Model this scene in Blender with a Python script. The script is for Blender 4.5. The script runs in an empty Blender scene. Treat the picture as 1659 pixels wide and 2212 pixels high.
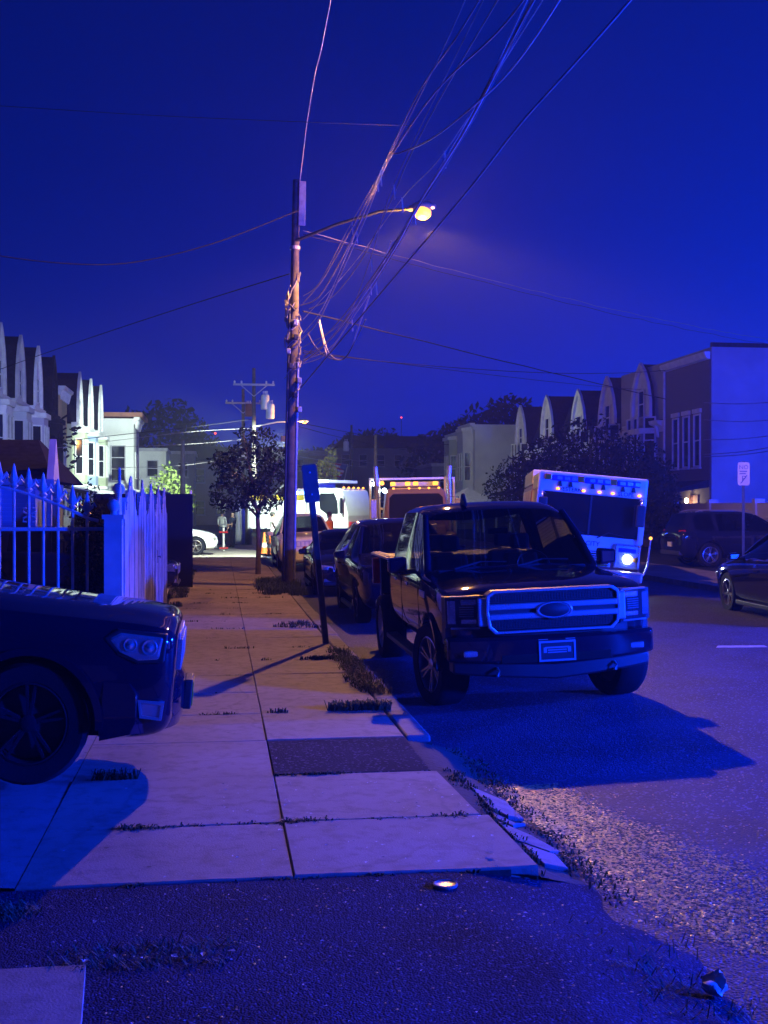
import bpy, bmesh, math, random
from mathutils import Vector, Matrix
R = math.radians
random.seed(7)
S = bpy.context.scene
C = S.collection

# ------------------------------------------------------------------ camera, world, exposure
FPX, UC, VH, CAMH = 2500.0, 829.5, 1095.0, 2.0      # focal length and horizon in 1659 x 2212 pixels
YAW = math.atan((UC - 475) / FPX)
cam = bpy.data.cameras.new('camera')
cam.sensor_fit = 'VERTICAL'; cam.sensor_height = 36.0
cam.lens = 36.0 * FPX / 2212
cam.clip_start = 0.05; cam.clip_end = 2000
camo = bpy.data.objects.new('camera', cam); C.objects.link(camo)
camo.location = (0, 0, CAMH)
camo.rotation_euler = (R(90) - math.atan((1106 - VH) / FPX), 0, -YAW)
S.camera = camo

W = bpy.data.worlds.new('World'); S.world = W; W.use_nodes = True
nt = W.node_tree; nt.nodes.clear()
sky = nt.nodes.new('ShaderNodeTexSky'); sky.sky_type = 'NISHITA'; sky.sun_disc = False
sky.sun_elevation = R(-4.0); sky.sun_rotation = R(62); sky.altitude = 100
bw = nt.nodes.new('ShaderNodeRGBToBW')                # the photograph's night sky is one hue: keep the sky model's brightness only
tint = nt.nodes.new('ShaderNodeMix'); tint.data_type = 'RGBA'; tint.blend_type = 'MULTIPLY'
tint.inputs['Factor'].default_value = 1.0
tint.inputs['B'].default_value = (0.0, 0.034, 1.0, 1)
addn = nt.nodes.new('ShaderNodeMix'); addn.data_type = 'RGBA'; addn.blend_type = 'ADD'
addn.inputs['Factor'].default_value = 1.0
addn.inputs['B'].default_value = (0.0000, 0.0004, 0.007, 1)
bg = nt.nodes.new('ShaderNodeBackground'); bg.inputs['Strength'].default_value = 4.4
wo = nt.nodes.new('ShaderNodeOutputWorld')
nt.links.new(sky.outputs['Color'], bw.inputs['Color'])
nt.links.new(bw.outputs['Val'], tint.inputs['A'])
nt.links.new(tint.outputs['Result'], addn.inputs['A'])
nt.links.new(addn.outputs['Result'], bg.inputs['Color'])
nt.links.new(bg.outputs['Background'], wo.inputs['Surface'])

S.view_settings.view_transform = 'Standard'; S.view_settings.look = 'None'
S.view_settings.exposure = 0.0; S.view_settings.gamma = 1.0
S.view_settings.use_curve_mapping = False
S.render.engine = 'CYCLES'
S.cycles.use_denoising = True
S.cycles.max_bounces = 6; S.cycles.diffuse_bounces = 2; S.cycles.glossy_bounces = 3
S.cycles.transmission_bounces = 4; S.cycles.transparent_max_bounces = 10; S.cycles.volume_bounces = 0
S.cycles.sample_clamp_indirect = 3.0
S.cycles.caustics_reflective = False; S.cycles.caustics_refractive = False

BLUE = (0.002, 0.032, 1.0)
SODIUM = (1.0, 0.47, 0.11)
FLOOD = (0.78, 1.0, 0.86)

def lamp(name, loc, power, col, parent=None, size=.05, kind='POINT', aim=None, cone=90, blend=.5):
    l = bpy.data.lights.new(name, kind); l.energy = power; l.color = col
    l.shadow_soft_size = size
    if kind == 'SPOT':
        l.spot_size = R(cone); l.spot_blend = blend
    o = bpy.data.objects.new(name, l); C.objects.link(o); o.location = loc
    if aim is not None:
        o.rotation_euler = (Vector(aim) - Vector(loc)).to_track_quat('-Z', 'Y').to_euler()
    if parent is not None:
        o.parent = parent
    return o

# ------------------------------------------------------------------ helpers
def at(u, v, D):
    """A point D metres ahead of the camera, seen at pixel (u, v) of a 1659 x 2212 view."""
    L = (u - UC) / FPX * D
    return Vector((D * math.sin(YAW) + L * math.cos(YAW), D * math.cos(YAW) - L * math.sin(YAW), CAMH - (v - VH) / FPX * D))

def road_z(x):
    t = (x - 6.65) / 4.85
    return 0.125 * (1 - t * t) if abs(t) < 1 else 0.0

def tag(o, label=None, cat=None, group=None, kind=None):
    if label: o['label'] = label
    if cat: o['category'] = cat
    if group: o['group'] = group
    if kind: o['kind'] = kind
    return o

def empty(name, loc=(0, 0, 0), rot=(0, 0, 0), label=None, cat=None, group=None, parent=None):
    o = bpy.data.objects.new(name, None); C.objects.link(o)
    o.location = loc; o.rotation_euler = rot; o.empty_display_size = .2
    if parent: o.parent = parent
    return tag(o, label, cat, group)

class MB:
    def __init__(self):
        self.v = []; self.f = []; self.m = []
    def add(self, vs, fs, mi=0, M=None):
        b = len(self.v)
        self.v += [tuple(M @ Vector(p)) if M is not None else tuple(p) for p in vs]
        self.f += [tuple(b + i for i in f) for f in fs]
        self.m += [mi] * len(fs)
        return self
    def hexa(self, p, mi=0, M=None):
        return self.add(p, [(0, 3, 2, 1), (4, 5, 6, 7), (0, 1, 5, 4), (1, 2, 6, 5), (2, 3, 7, 6), (3, 0, 4, 7)], mi, M)
    def box(self, x0, x1, y0, y1, z0, z1, mi=0, M=None):
        return self.hexa([(x0, y0, z0), (x1, y0, z0), (x1, y1, z0), (x0, y1, z0), (x0, y0, z1), (x1, y0, z1), (x1, y1, z1), (x0, y1, z1)], mi, M)
    def bc(self, c, s, mi=0, M=None):
        return self.box(c[0] - s[0] / 2, c[0] + s[0] / 2, c[1] - s[1] / 2, c[1] + s[1] / 2, c[2] - s[2] / 2, c[2] + s[2] / 2, mi, M)
    def tube(self, pts, r, n=8, mi=0, caps=True):
        pts = [Vector(p) for p in pts]; k = len(pts)
        rs = r if isinstance(r, (list, tuple)) else [r] * k
        vs = []; up = None
        for i, p in enumerate(pts):
            d = (pts[min(i + 1, k - 1)] - pts[max(i - 1, 0)])
            if d.length < 1e-9: d = Vector((0, 0, 1))
            d.normalize()
            if up is None:
                up = Vector((0, 0, 1)) if abs(d.z) < .9 else Vector((1, 0, 0))
            a = d.cross(up)
            if a.length < 1e-6: a = d.cross(Vector((0, 1, 0)))
            a.normalize(); b = d.cross(a).normalized(); up = -b if False else up
            for j in range(n):
                t = 2 * math.pi * j / n
                vs.append(p + a * (math.cos(t) * rs[i]) + b * (math.sin(t) * rs[i]))
        fs = []
        for i in range(k - 1):
            for j in range(n):
                fs.append((i * n + j, i * n + (j + 1) % n, (i + 1) * n + (j + 1) % n, (i + 1) * n + j))
        if caps:
            fs.append(tuple(range(n))[::-1]); fs.append(tuple((k - 1) * n + j for j in range(n)))
        return self.add(vs, fs, mi)
    def lathe(self, prof, n=24, M=None, mi=0, closed=False, caps=True):
        """prof: (r, h) pairs turned about local z."""
        k = len(prof); vs = []
        for r, h in prof:
            for j in range(n):
                t = 2 * math.pi * j / n
                vs.append((r * math.cos(t), r * math.sin(t), h))
        fs = []
        rng = range(k) if closed else range(k - 1)
        for i in rng:
            i2 = (i + 1) % k
            for j in range(n):
                fs.append((i * n + j, i * n + (j + 1) % n, i2 * n + (j + 1) % n, i2 * n + j))
        if not closed and caps:
            if prof[0][0] > 1e-4: fs.append(tuple(range(n))[::-1])
            if prof[-1][0] > 1e-4: fs.append(tuple((k - 1) * n + j for j in range(n)))
        return self.add(vs, fs, mi, M)
    def prism(self, poly, d0, d1, axis='y', mi=0, M=None, capmi=None):
        """poly: 2-D points; extruded from d0 to d1 along axis (x: (y,z), y: (x,z), z: (x,y))."""
        def P(a, b, d):
            return (d, a, b) if axis == 'x' else (a, d, b) if axis == 'y' else (a, b, d)
        n = len(poly)
        vs = [P(a, b, d0) for a, b in poly] + [P(a, b, d1) for a, b in poly]
        self.add(vs, [(i, (i + 1) % n, n + (i + 1) % n, n + i) for i in range(n)], mi, M)
        b = len(self.v) - 2 * n
        self.f += [tuple(b + i for i in range(n))[::-1], tuple(b + n + i for i in range(n))]
        self.m += [mi if capmi is None else capmi] * 2
        return self
    def ring(self, outer, inner, d0, d1, axis='y', mi=0):
        def P(a, b, d):
            return (d, a, b) if axis == 'x' else (a, d, b) if axis == 'y' else (a, b, d)
        n = len(outer)
        vs = [P(*p, d0) for p in outer] + [P(*p, d0) for p in inner] + [P(*p, d1) for p in outer] + [P(*p, d1) for p in inner]
        fs = []
        for i in range(n):
            j = (i + 1) % n
            fs += [(i, j, n + j, n + i), (2 * n + i, 3 * n + i, 3 * n + j, 2 * n + j), (i, 2 * n + i, 2 * n + j, j), (n + i, n + j, 3 * n + j, 3 * n + i)]
        return self.add(vs, fs, mi)
    def ball(self, c, r, n=10, mi=0, sz=1.0):
        k = max(4, n // 2)
        prof = [(max(1e-5, math.sin(math.pi * i / k)) * r, -math.cos(math.pi * i / k) * r * sz) for i in range(k + 1)]
        return self.lathe(prof, n, Matrix.Translation(c), mi)
    def quad(self, p, mi=0):
        return self.add(p, [tuple(range(len(p)))], mi)
    def build(self, name, mats, parent=None, smooth=None, bevel=0, loc=None, rot=None, seg=2):
        me = bpy.data.meshes.new(name)
        me.from_pydata(self.v, [], self.f)
        for m in (mats if isinstance(mats, (list, tuple)) else [mats]):
            me.materials.append(m)
        if any(self.m): me.polygons.foreach_set('material_index', self.m)
        bm = bmesh.new(); bm.from_mesh(me); bmesh.ops.recalc_face_normals(bm, faces=bm.faces); bm.to_mesh(me); bm.free()
        if smooth:
            me.polygons.foreach_set('use_smooth', [True] * len(me.polygons)); me.set_sharp_from_angle(angle=R(smooth))
        o = bpy.data.objects.new(name, me); C.objects.link(o)
        if parent: o.parent = parent
        if loc is not None: o.location = loc
        if rot is not None: o.rotation_euler = rot
        if bevel:
            b = o.modifiers.new('bevel', 'BEVEL'); b.width = bevel; b.segments = seg; b.limit_method = 'ANGLE'; b.angle_limit = R(40)
            b.harden_normals = False
        return o

def inst(me, name, parent=None, loc=(0, 0, 0), rot=(0, 0, 0), scale=(1, 1, 1)):
    o = bpy.data.objects.new(name, me); C.objects.link(o)
    o.location = loc; o.rotation_euler = rot; o.scale = scale
    if parent: o.parent = parent
    return o

# ------------------------------------------------------------------ materials
def mat(name, col, rough=.6, metal=0., var=.18, scale=3., bump=0., bscale=40., coat=0., spec=.5, detail=6, rvar=0.):
    m = bpy.data.materials.new(name); m.use_nodes = True
    t = m.node_tree; n = t.nodes; L = t.links; b = n['Principled BSDF']
    tc = n.new('ShaderNodeTexCoord')
    b.inputs['Roughness'].default_value = rough; b.inputs['Metallic'].default_value = metal
    b.inputs['Specular IOR Level'].default_value = spec
    b.inputs['Coat Weight'].default_value = coat; b.inputs['Coat Roughness'].default_value = .035
    if var:
        nz = n.new('ShaderNodeTexNoise'); nz.inputs['Scale'].default_value = scale; nz.inputs['Detail'].default_value = detail
        L.new(tc.outputs['Object'], nz.inputs['Vector'])
        r = n.new('ShaderNodeValToRGB')
        r.color_ramp.elements[0].position = .3; r.color_ramp.elements[1].position = .7
        r.color_ramp.elements[0].color = (*[c * (1 - var) for c in col], 1)
        r.color_ramp.elements[1].color = (*[min(1, c * (1 + var)) for c in col], 1)
        L.new(nz.outputs['Fac'], r.inputs['Fac']); L.new(r.outputs['Color'], b.inputs['Base Color'])
        if rvar:
            mr = n.new('ShaderNodeMapRange'); mr.inputs['To Min'].default_value = max(0, rough - rvar); mr.inputs['To Max'].default_value = min(1, rough + rvar)
            L.new(nz.outputs['Fac'], mr.inputs['Value']); L.new(mr.outputs['Result'], b.inputs['Roughness'])
    else:
        b.inputs['Base Color'].default_value = (*col, 1)
    if bump:
        nb = n.new('ShaderNodeTexNoise'); nb.inputs['Scale'].default_value = bscale; nb.inputs['Detail'].default_value = 4
        L.new(tc.outputs['Object'], nb.inputs['Vector'])
        bp = n.new('ShaderNodeBump'); bp.inputs['Strength'].default_value = bump; bp.inputs['Distance'].default_value = .01
        L.new(nb.outputs['Fac'], bp.inputs['Height']); L.new(bp.outputs['Normal'], b.inputs['Normal'])
    return m

def glow(name, col, strength):
    m = bpy.data.materials.new(name); m.use_nodes = True
    b = m.node_tree.nodes['Principled BSDF']
    b.inputs['Base Color'].default_value = (*[c * .5 for c in col], 1)
    b.inputs['Emission Color'].default_value = (*col, 1); b.inputs['Emission Strength'].default_value = strength
    return m

def glass(name, tintc=(.35, .38, .42), gloss=.06):
    m = bpy.data.materials.new(name); m.use_nodes = True
    t = m.node_tree; n = t.nodes; L = t.links; n.remove(n['Principled BSDF'])
    tr = n.new('ShaderNodeBsdfTransparent'); tr.inputs['Color'].default_value = (*tintc, 1)
    gl = n.new('ShaderNodeBsdfGlossy'); gl.inputs['Roughness'].default_value = .03; gl.inputs['Color'].default_value = (1, 1, 1, 1)
    fr = n.new('ShaderNodeFresnel'); fr.inputs['IOR'].default_value = 1.5
    nz = n.new('ShaderNodeTexNoise'); nz.inputs['Scale'].default_value = 2.0
    ad = n.new('ShaderNodeMath'); ad.operation = 'MULTIPLY_ADD'; ad.inputs[1].default_value = gloss; 
    L.new(nz.outputs['Fac'], ad.inputs[0]); L.new(fr.outputs['Fac'], ad.inputs[2])
    mx = n.new('ShaderNodeMixShader'); L.new(ad.outputs['Value'], mx.inputs['Fac']); L.new(tr.outputs['BSDF'], mx.inputs[1]); L.new(gl.outputs['BSDF'], mx.inputs[2])
    L.new(mx.outputs['Shader'], n['Material Output'].inputs['Surface'])
    return m

def asphalt_mat(name, col, rough, size, bump, spec=.5, dist=.006):
    m = mat(name, col, rough, var=.35, scale=1.3, spec=spec, rvar=.10)
    t = m.node_tree; n = t.nodes; L = t.links; b = n['Principled BSDF']
    tc = n['Texture Coordinate']
    vo = n.new('ShaderNodeTexVoronoi'); vo.inputs['Scale'].default_value = size; vo.feature = 'F1'
    L.new(tc.outputs['Object'], vo.inputs['Vector'])
    nb = n.new('ShaderNodeTexNoise'); nb.inputs['Scale'].default_value = size * .35; nb.inputs['Detail'].default_value = 5
    L.new(tc.outputs['Object'], nb.inputs['Vector'])
    sm = n.new('ShaderNodeMath'); sm.operation = 'SUBTRACT'
    L.new(nb.outputs['Fac'], sm.inputs[0]); L.new(vo.outputs['Distance'], sm.inputs[1])
    bp = n.new('ShaderNodeBump'); bp.inputs['Strength'].default_value = bump; bp.inputs['Distance'].default_value = dist
    L.new(sm.outputs['Value'], bp.inputs['Height']); L.new(bp.outputs['Normal'], b.inputs['Normal'])
    # pale aggregate stones in the binder
    rp = n.new('ShaderNodeValToRGB'); rp.color_ramp.interpolation = 'CONSTANT'
    rp.color_ramp.elements[0].color = (0, 0, 0, 1); rp.color_ramp.elements[1].color = (1, 1, 1, 1); rp.color_ramp.elements[1].position = .80
    L.new(vo.outputs['Color'], rp.inputs['Fac'])
    mx = n.new('ShaderNodeMix'); mx.data_type = 'RGBA'
    old = b.inputs['Base Color'].links[0].from_socket
    L.new(old, mx.inputs['A']); mx.inputs['B'].default_value = (*[min(1, c * 2.6) for c in col], 1)
    L.new(rp.outputs['Color'], mx.inputs['Factor']); L.new(mx.outputs['Result'], b.inputs['Base Color'])
    return m

def concrete_mat(name, col):
    m = mat(name, col, .82, var=.22, scale=.9, bump=.25, bscale=90, rvar=.08)
    t = m.node_tree; n = t.nodes; L = t.links; b = n['Principled BSDF']; tc = n['Texture Coordinate']
    geo = n.new('ShaderNodeNewGeometry')
    n2 = n.new('ShaderNodeTexNoise'); n2.inputs['Scale'].default_value = 7; n2.inputs['Detail'].default_value = 8; n2.inputs['Roughness'].default_value = .7
    L.new(geo.outputs['Position'], n2.inputs['Vector'])
    r2 = n.new('ShaderNodeValToRGB'); r2.color_ramp.elements[0].position = .36; r2.color_ramp.elements[1].position = .52
    r2.color_ramp.elements[0].color = (.70, .69, .68, 1); r2.color_ramp.elements[1].color = (1, 1, 1, 1)
    L.new(n2.outputs['Fac'], r2.inputs['Fac'])
    # small dark gum spots
    vo = n.new('ShaderNodeTexVoronoi'); vo.inputs['Scale'].default_value = 4.2
    L.new(geo.outputs['Position'], vo.inputs['Vector'])
    r3 = n.new('ShaderNodeValToRGB'); r3.color_ramp.elements[0].position = .045; r3.color_ramp.elements[1].position = .07
    r3.color_ramp.elements[0].color = (.45, .45, .45, 1); r3.color_ramp.elements[1].color = (1, 1, 1, 1)
    L.new(vo.outputs['Distance'], r3.inputs['Fac'])
    vc = n.new('ShaderNodeTexVoronoi'); vc.feature = 'DISTANCE_TO_EDGE'; vc.inputs['Scale'].default_value = .55
    wn = n.new('ShaderNodeTexNoise'); wn.inputs['Scale'].default_value = 3.5; wn.inputs['Detail'].default_value = 6
    ad = n.new('ShaderNodeVectorMath'); ad.operation = 'MULTIPLY_ADD'; ad.inputs[1].default_value = (.35, .35, .35)
    L.new(geo.outputs['Position'], wn.inputs['Vector']); L.new(wn.outputs['Color'], ad.inputs[0]); L.new(geo.outputs['Position'], ad.inputs[2]); L.new(ad.outputs['Vector'], vc.inputs['Vector'])
    r4 = n.new('ShaderNodeValToRGB'); r4.color_ramp.elements[0].position = .004; r4.color_ramp.elements[1].position = .011
    r4.color_ramp.elements[0].color = (.82, .81, .80, 1); r4.color_ramp.elements[1].color = (1, 1, 1, 1); L.new(vc.outputs['Distance'], r4.inputs['Fac'])
    k = n.new('ShaderNodeMix'); k.data_type = 'RGBA'; k.blend_type = 'MULTIPLY'; k.inputs['Factor'].default_value = 1
    L.new(r2.outputs['Color'], k.inputs['A']); L.new(r4.outputs['Color'], k.inputs['B'])
    a = n.new('ShaderNodeMix'); a.data_type = 'RGBA'; a.blend_type = 'MULTIPLY'; a.inputs['Factor'].default_value = 1
    c = n.new('ShaderNodeMix'); c.data_type = 'RGBA'; c.blend_type = 'MULTIPLY'; c.inputs['Factor'].default_value = 1
    old = b.inputs['Base Color'].links[0].from_socket
    L.new(old, a.inputs['A']); L.new(k.outputs['Result'], a.inputs['B'])
    L.new(a.outputs['Result'], c.inputs['A']); L.new(r3.outputs['Color'], c.inputs['B'])
    L.new(c.outputs['Result'], b.inputs['Base Color'])
    return m

def siding_mat(name, col, pitch=7.0):
    m = mat(name, col, .6, var=.10, scale=.7)
    t = m.node_tree; n = t.nodes; L = t.links; b = n['Principled BSDF']; tc = n['Texture Coordinate']
    wv = n.new('ShaderNodeTexWave'); wv.wave_type = 'BANDS'; wv.bands_direction = 'Z'; wv.wave_profile = 'SAW'; wv.inputs['Scale'].default_value = pitch / 3.1416 / 2 * 3.1416
    L.new(tc.outputs['Object'], wv.inputs['Vector'])
    bp = n.new('ShaderNodeBump'); bp.inputs['Strength'].default_value = .8; bp.inputs['Distance'].default_value = .03
    L.new(wv.outputs['Fac'], bp.inputs['Height']); L.new(bp.outputs['Normal'], b.inputs['Normal'])
    return m

def brick_mat(name, col, mortar):
    m = mat(name, col, .85, var=0)
    t = m.node_tree; n = t.nodes; L = t.links; b = n['Principled BSDF']; tc = n['Texture Coordinate']
    mp = n.new('ShaderNodeMapping'); mp.inputs['Rotation'].default_value = (R(90), 0, R(90))
    L.new(tc.outputs['Object'], mp.inputs['Vector'])
    br = n.new('ShaderNodeTexBrick'); br.inputs['Scale'].default_value = 4.5
    br.inputs['Color1'].default_value = (*col, 1); br.inputs['Color2'].default_value = (*[c * .6 for c in col], 1); br.inputs['Mortar'].default_value = (*mortar, 1)
    L.new(mp.outputs['Vector'], br.inputs['Vector']); L.new(br.outputs['Color'], b.inputs['Base Color'])
    return m

MT = {}
MT['asphalt'] = asphalt_mat('asphalt_road', (.042, .050, .090), .60, 66, .85, spec=.22, dist=.011)
MT['asphalt_old'] = asphalt_mat('asphalt_old_patch', (.026, .033, .064), .9, 95, .6, spec=.05, dist=.008)
MT['asphalt_patch'] = asphalt_mat('asphalt_sidewalk_patch', (.060, .055, .058), .95, 60, .5, spec=.03)
MT['concrete'] = concrete_mat('sidewalk_concrete', (.285, .240, .205))
MT['concrete_dark'] = concrete_mat('dark_concrete', (.20, .19, .19))
MT['soil'] = mat('soil', (.045, .040, .032), .95, bump=.8, bscale=25)
MT['grass'] = mat('weed_grass', (.040, .062, .022), .8, var=.5, scale=5)
MT['drygrass'] = mat('dry_weed', (.16, .13, .075), .85, var=.4, scale=5)
MT['litter'] = mat('paper_litter', (.55, .53, .50), .8, var=.3, scale=20)
MT['paint_black'] = mat('car_paint_black', (.006, .008, .022), .5, metal=0, var=.06, coat=1.0, spec=0)
MT['paint_brown'] = mat('car_paint_dark_bronze', (.009, .009, .020), .5, metal=0, var=.06, coat=1.0, spec=0)
MT['paint_navy'] = mat('car_paint_charcoal', (.014, .016, .030), .5, metal=0, var=.06, coat=1.0, spec=0)
MT['paint_grey'] = mat('car_paint_grey', (.13, .13, .14), .3, metal=.4, var=.06, coat=.8)
MT['paint_white'] = mat('car_paint_white', (.72, .72, .70), .3, var=.05, coat=.8)
MT['paint_purple'] = mat('truck_paint_plum', (.20, .13, .20), .35, var=.06, coat=.6)
MT['paint_red'] = mat('engine_paint_red', (.30, .03, .025), .32, var=.08, coat=.8)
MT['tyre'] = mat('tyre_rubber', (.009, .010, .018), .85, bump=.4, bscale=90, spec=.2)
MT['plastic'] = mat('black_plastic', (.017, .018, .026), .55, bump=.15, bscale=120)
MT['dark'] = mat('dark_void', (.006, .006, .007), .9, var=0)
MT['chrome'] = mat('chrome', (.70, .70, .72), .27, metal=.8, var=.05)
MT['alloy'] = mat('wheel_alloy', (.42, .42, .44), .32, metal=.9, var=.08)
MT['alloy_dark'] = mat('wheel_alloy_dark', (.022, .022, .028), .4, metal=.5, var=.1)
MT['satin'] = mat('satin_trim', (.45, .45, .46), .40, metal=.6, var=.06)
MT['reflector'] = mat('lamp_reflector', (.70, .72, .75), .22, metal=.8, var=.15, scale=14)
MT['lens'] = glass('lamp_lens', (.80, .84, .9), .05)
MT['red_lens'] = mat('red_lamp_lens', (.35, .012, .012), .18, var=.2, scale=20, coat=1)
MT['amber_lens'] = mat('amber_lamp_lens', (.55, .20, .02), .2, var=.15, coat=1)
MT['blue_lens'] = mat('blue_lamp_lens', (.02, .06, .5), .2, var=.15, coat=1)
MT['glass'] = glass('car_glass', (.42, .45, .48), .05)
MT['glass_dark'] = glass('tinted_glass', (.08, .085, .09), .05)
MT['pane'] = mat('window_pane', (.012, .014, .018), .08, var=.3, scale=1.5, spec=.8)
MT['seat'] = mat('seat_cloth', (.03, .03, .032), .9)
MT['iron'] = mat('painted_iron_white', (.62, .62, .62), .5, var=.15, scale=9)
MT['vinyl'] = mat('white_board', (.48, .47, .46), .55, var=.22, scale=4, bump=.2, bscale=30)
MT['board'] = mat('weathered_board', (.30, .28, .25), .7, var=.35, scale=6, bump=.5, bscale=22)
MT['wood'] = mat('pole_wood', (.085, .068, .058), .85, var=.45, scale=5, bump=.8, bscale=16)
MT['steel'] = mat('galvanised_steel', (.34, .35, .36), .5, metal=.6, var=.2, scale=10)
MT['steel_dark'] = mat('dark_steel_post', (.05, .055, .05), .55, metal=.4, var=.3, scale=12)
MT['cable'] = mat('cable_sheath', (.20, .18, .18), .42, var=.3, scale=2)
MT['cable_pale'] = mat('aluminium_cable', (.55, .50, .48), .4, metal=.3, var=.3, scale=2)
MT['roof'] = mat('roof_slate', (.016, .017, .022), .9, var=.4, scale=6, bump=.5, bscale=12, spec=.1)
MT['char'] = mat('charred_timber', (.012, .011, .010), .95, var=.6, scale=4, bump=1.0, bscale=9)
MT['white_trim'] = mat('white_trim', (.66, .66, .63), .6, var=.12, scale=3)
MT['grey_trim'] = mat('grey_trim', (.36, .35, .38), .6, var=.15, scale=3)
MT['rust'] = mat('rust_red_trim', (.22, .09, .06), .7, var=.2)
MT['stucco'] = mat('pale_stucco', (.34, .33, .32), .9, var=.30, scale=.35, bump=.3, bscale=30)
MT['brick'] = brick_mat('red_brick', (.13, .075, .070), (.16, .13, .12))
MT['bark'] = mat('bark', (.07, .052, .038), .9, var=.4, scale=8, bump=.8, bscale=20)
MT['leaf'] = mat('tree_leaf', (.020, .034, .018), .8, var=.5, scale=1.2, spec=.1)
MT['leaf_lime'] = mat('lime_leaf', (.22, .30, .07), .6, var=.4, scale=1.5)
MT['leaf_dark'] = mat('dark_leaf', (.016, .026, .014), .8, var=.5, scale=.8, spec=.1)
MT['glint_stone'] = mat('glint_gold_gravel', (.56, .37, .16), .34, var=.5, scale=45, spec=1.0)  # lamp glint put into the pale gold colour of the stones
MT['cable_dark'] = mat('old_dark_cable', (.015, .014, .016), .7, var=.2, spec=.2)
MT['skin'] = mat('skin', (.42, .24, .17), .6, var=.08)
MT['uniform'] = mat('navy_uniform', (.035, .05, .10), .85, var=.15)
MT['trousers'] = mat('blue_trousers', (.05, .075, .14), .85, var=.15)
MT['shirt'] = mat('white_shirt', (.62, .62, .60), .85, var=.12)
MT['hair'] = mat('dark_hair', (.015, .012, .010), .8)
MT['hivis'] = mat('hi_vis_orange', (.75, .20, .02), .7, var=.12)
MT['cone'] = mat('cone_orange', (.80, .16, .02), .6, var=.1)
MT['yellow'] = mat('machine_yellow', (.62, .45, .04), .5, var=.12)
MT['sign_back'] = mat('sign_sheet_back', (.055, .055, .06), .5, metal=.3, var=.25, scale=6)
MT['sign_face'] = mat('sign_face_white', (.62, .62, .62), .45, var=.1)
MT['sign_ink'] = mat('sign_ink', (.05, .06, .16), .5, var=.1)
MT['flag_red'] = mat('flag_red', (.35, .03, .04), .85)
MT['flag_white'] = mat('flag_white', (.6, .6, .58), .85)
MT['flag_blue'] = mat('flag_blue', (.03, .05, .2), .85)
MT['e_sodium'] = glow('sodium_lamp_glow', (1.0, .40, .06), 2.6)
MT['e_amber'] = glow('amber_marker_glow', (1.0, .36, .035), 3.2)
MT['e_white'] = glow('white_lamp_glow', (.75, .95, 1.0), 40)
MT['e_flood'] = glow('flood_lamp_glow', (.85, 1.0, .9), 20)
MT['e_warm'] = glow('porch_lamp_glow', (1.0, .80, .45), 14)
MT['e_blue'] = glow('blue_beacon_glow', (.05, .16, 1.0), 25)
MT['e_red'] = glow('red_lamp_glow', (1.0, .05, .02), 6)

# ------------------------------------------------------------------ ground, road, pavements
def sheet(name, x0, x1, y0, y1, z, m, nx=1, ny=1, zf=None, label=None, kind='structure', parent=None):
    b = MB(); vs = []; fs = []
    for j in range(ny + 1):
        for i in range(nx + 1):
            x = x0 + (x1 - x0) * i / nx; y = y0 + (y1 - y0) * j / ny
            vs.append((x, y, zf(x, y) if zf else z))
    for j in range(ny):
        for i in range(nx):
            a = j * (nx + 1) + i
            fs.append((a, a + 1, a + nx + 2, a + nx + 1))
    b.add(vs, fs)
    o = b.build(name, m, parent, smooth=60)
    return tag(o, label, kind=kind if parent is None else None)

sheet('ground', -400, 400, -120, 600, -.03, MT['soil'], label='dark bare ground reaching to the horizon')
sheet('road', 1.70, 11.6, -25, 260, 0, MT['asphalt'], 24, 4, lambda x, y: road_z(x), label='crowned dark asphalt roadway')
sheet('left_yards', -60, -1.02, 11.3, 44, .10, MT['soil'], label='dark soil of the front yards')
def drive_z(x, y): return .1285 + max(0., (-1.0 - x)) * .062
sheet('driveway', -9, -.998, 5.87, 11.3, 0, MT['concrete_dark'], 8, 1, drive_z, label='dark concrete driveway rising to the left')
sheet('far_pavement', 11.9, 14.2, -20, 160, .13, MT['concrete_dark'], label='concrete pavement along the far kerb')
sheet('far_lot', 14.2, 60, -20, 160, .11, MT['asphalt_old'], label='dark paved lots before the far houses')
sheet('far_street_end', -60, 1.70, 44, 260, .02, MT['asphalt_old'], label='asphalt of the side street by the fire scene')

sheet('crossing_pavement', -4.5, 1.68, 44.05, 58, .04, MT['concrete'], label='pale concrete crossing pavement at the floodlit scene')
def apron_z(x, y):
    q = x + .10 * math.sin(2.3 * y + 1) + .06 * math.sin(6.1 * y) + .03 * math.sin(15 * y + 2)
    return .118 if q < 1.3 else max(-.012, .118 - (q - 1.3) * .155)
sheet('asphalt_apron', -7, 2.3, -6, 5.86, 0, MT['asphalt_old'], 90, 70, apron_z, label='rough black asphalt strip across the pavement in front')

sheet('kerb_verge', 1.44, 2.02, 5.86, 9.32, 0, MT['soil'], 6, 8, lambda x, y: max(-.012, .095 - max(0, x - 1.6) * .26 + .012 * math.sin(9 * y + 5 * x)), label='weedy dirt strip where the kerb is broken')
def ground_pt(u, v, z=.13):
    D = (CAMH - z) * FPX / (v - VH)
    return at(u, v, D)

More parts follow.
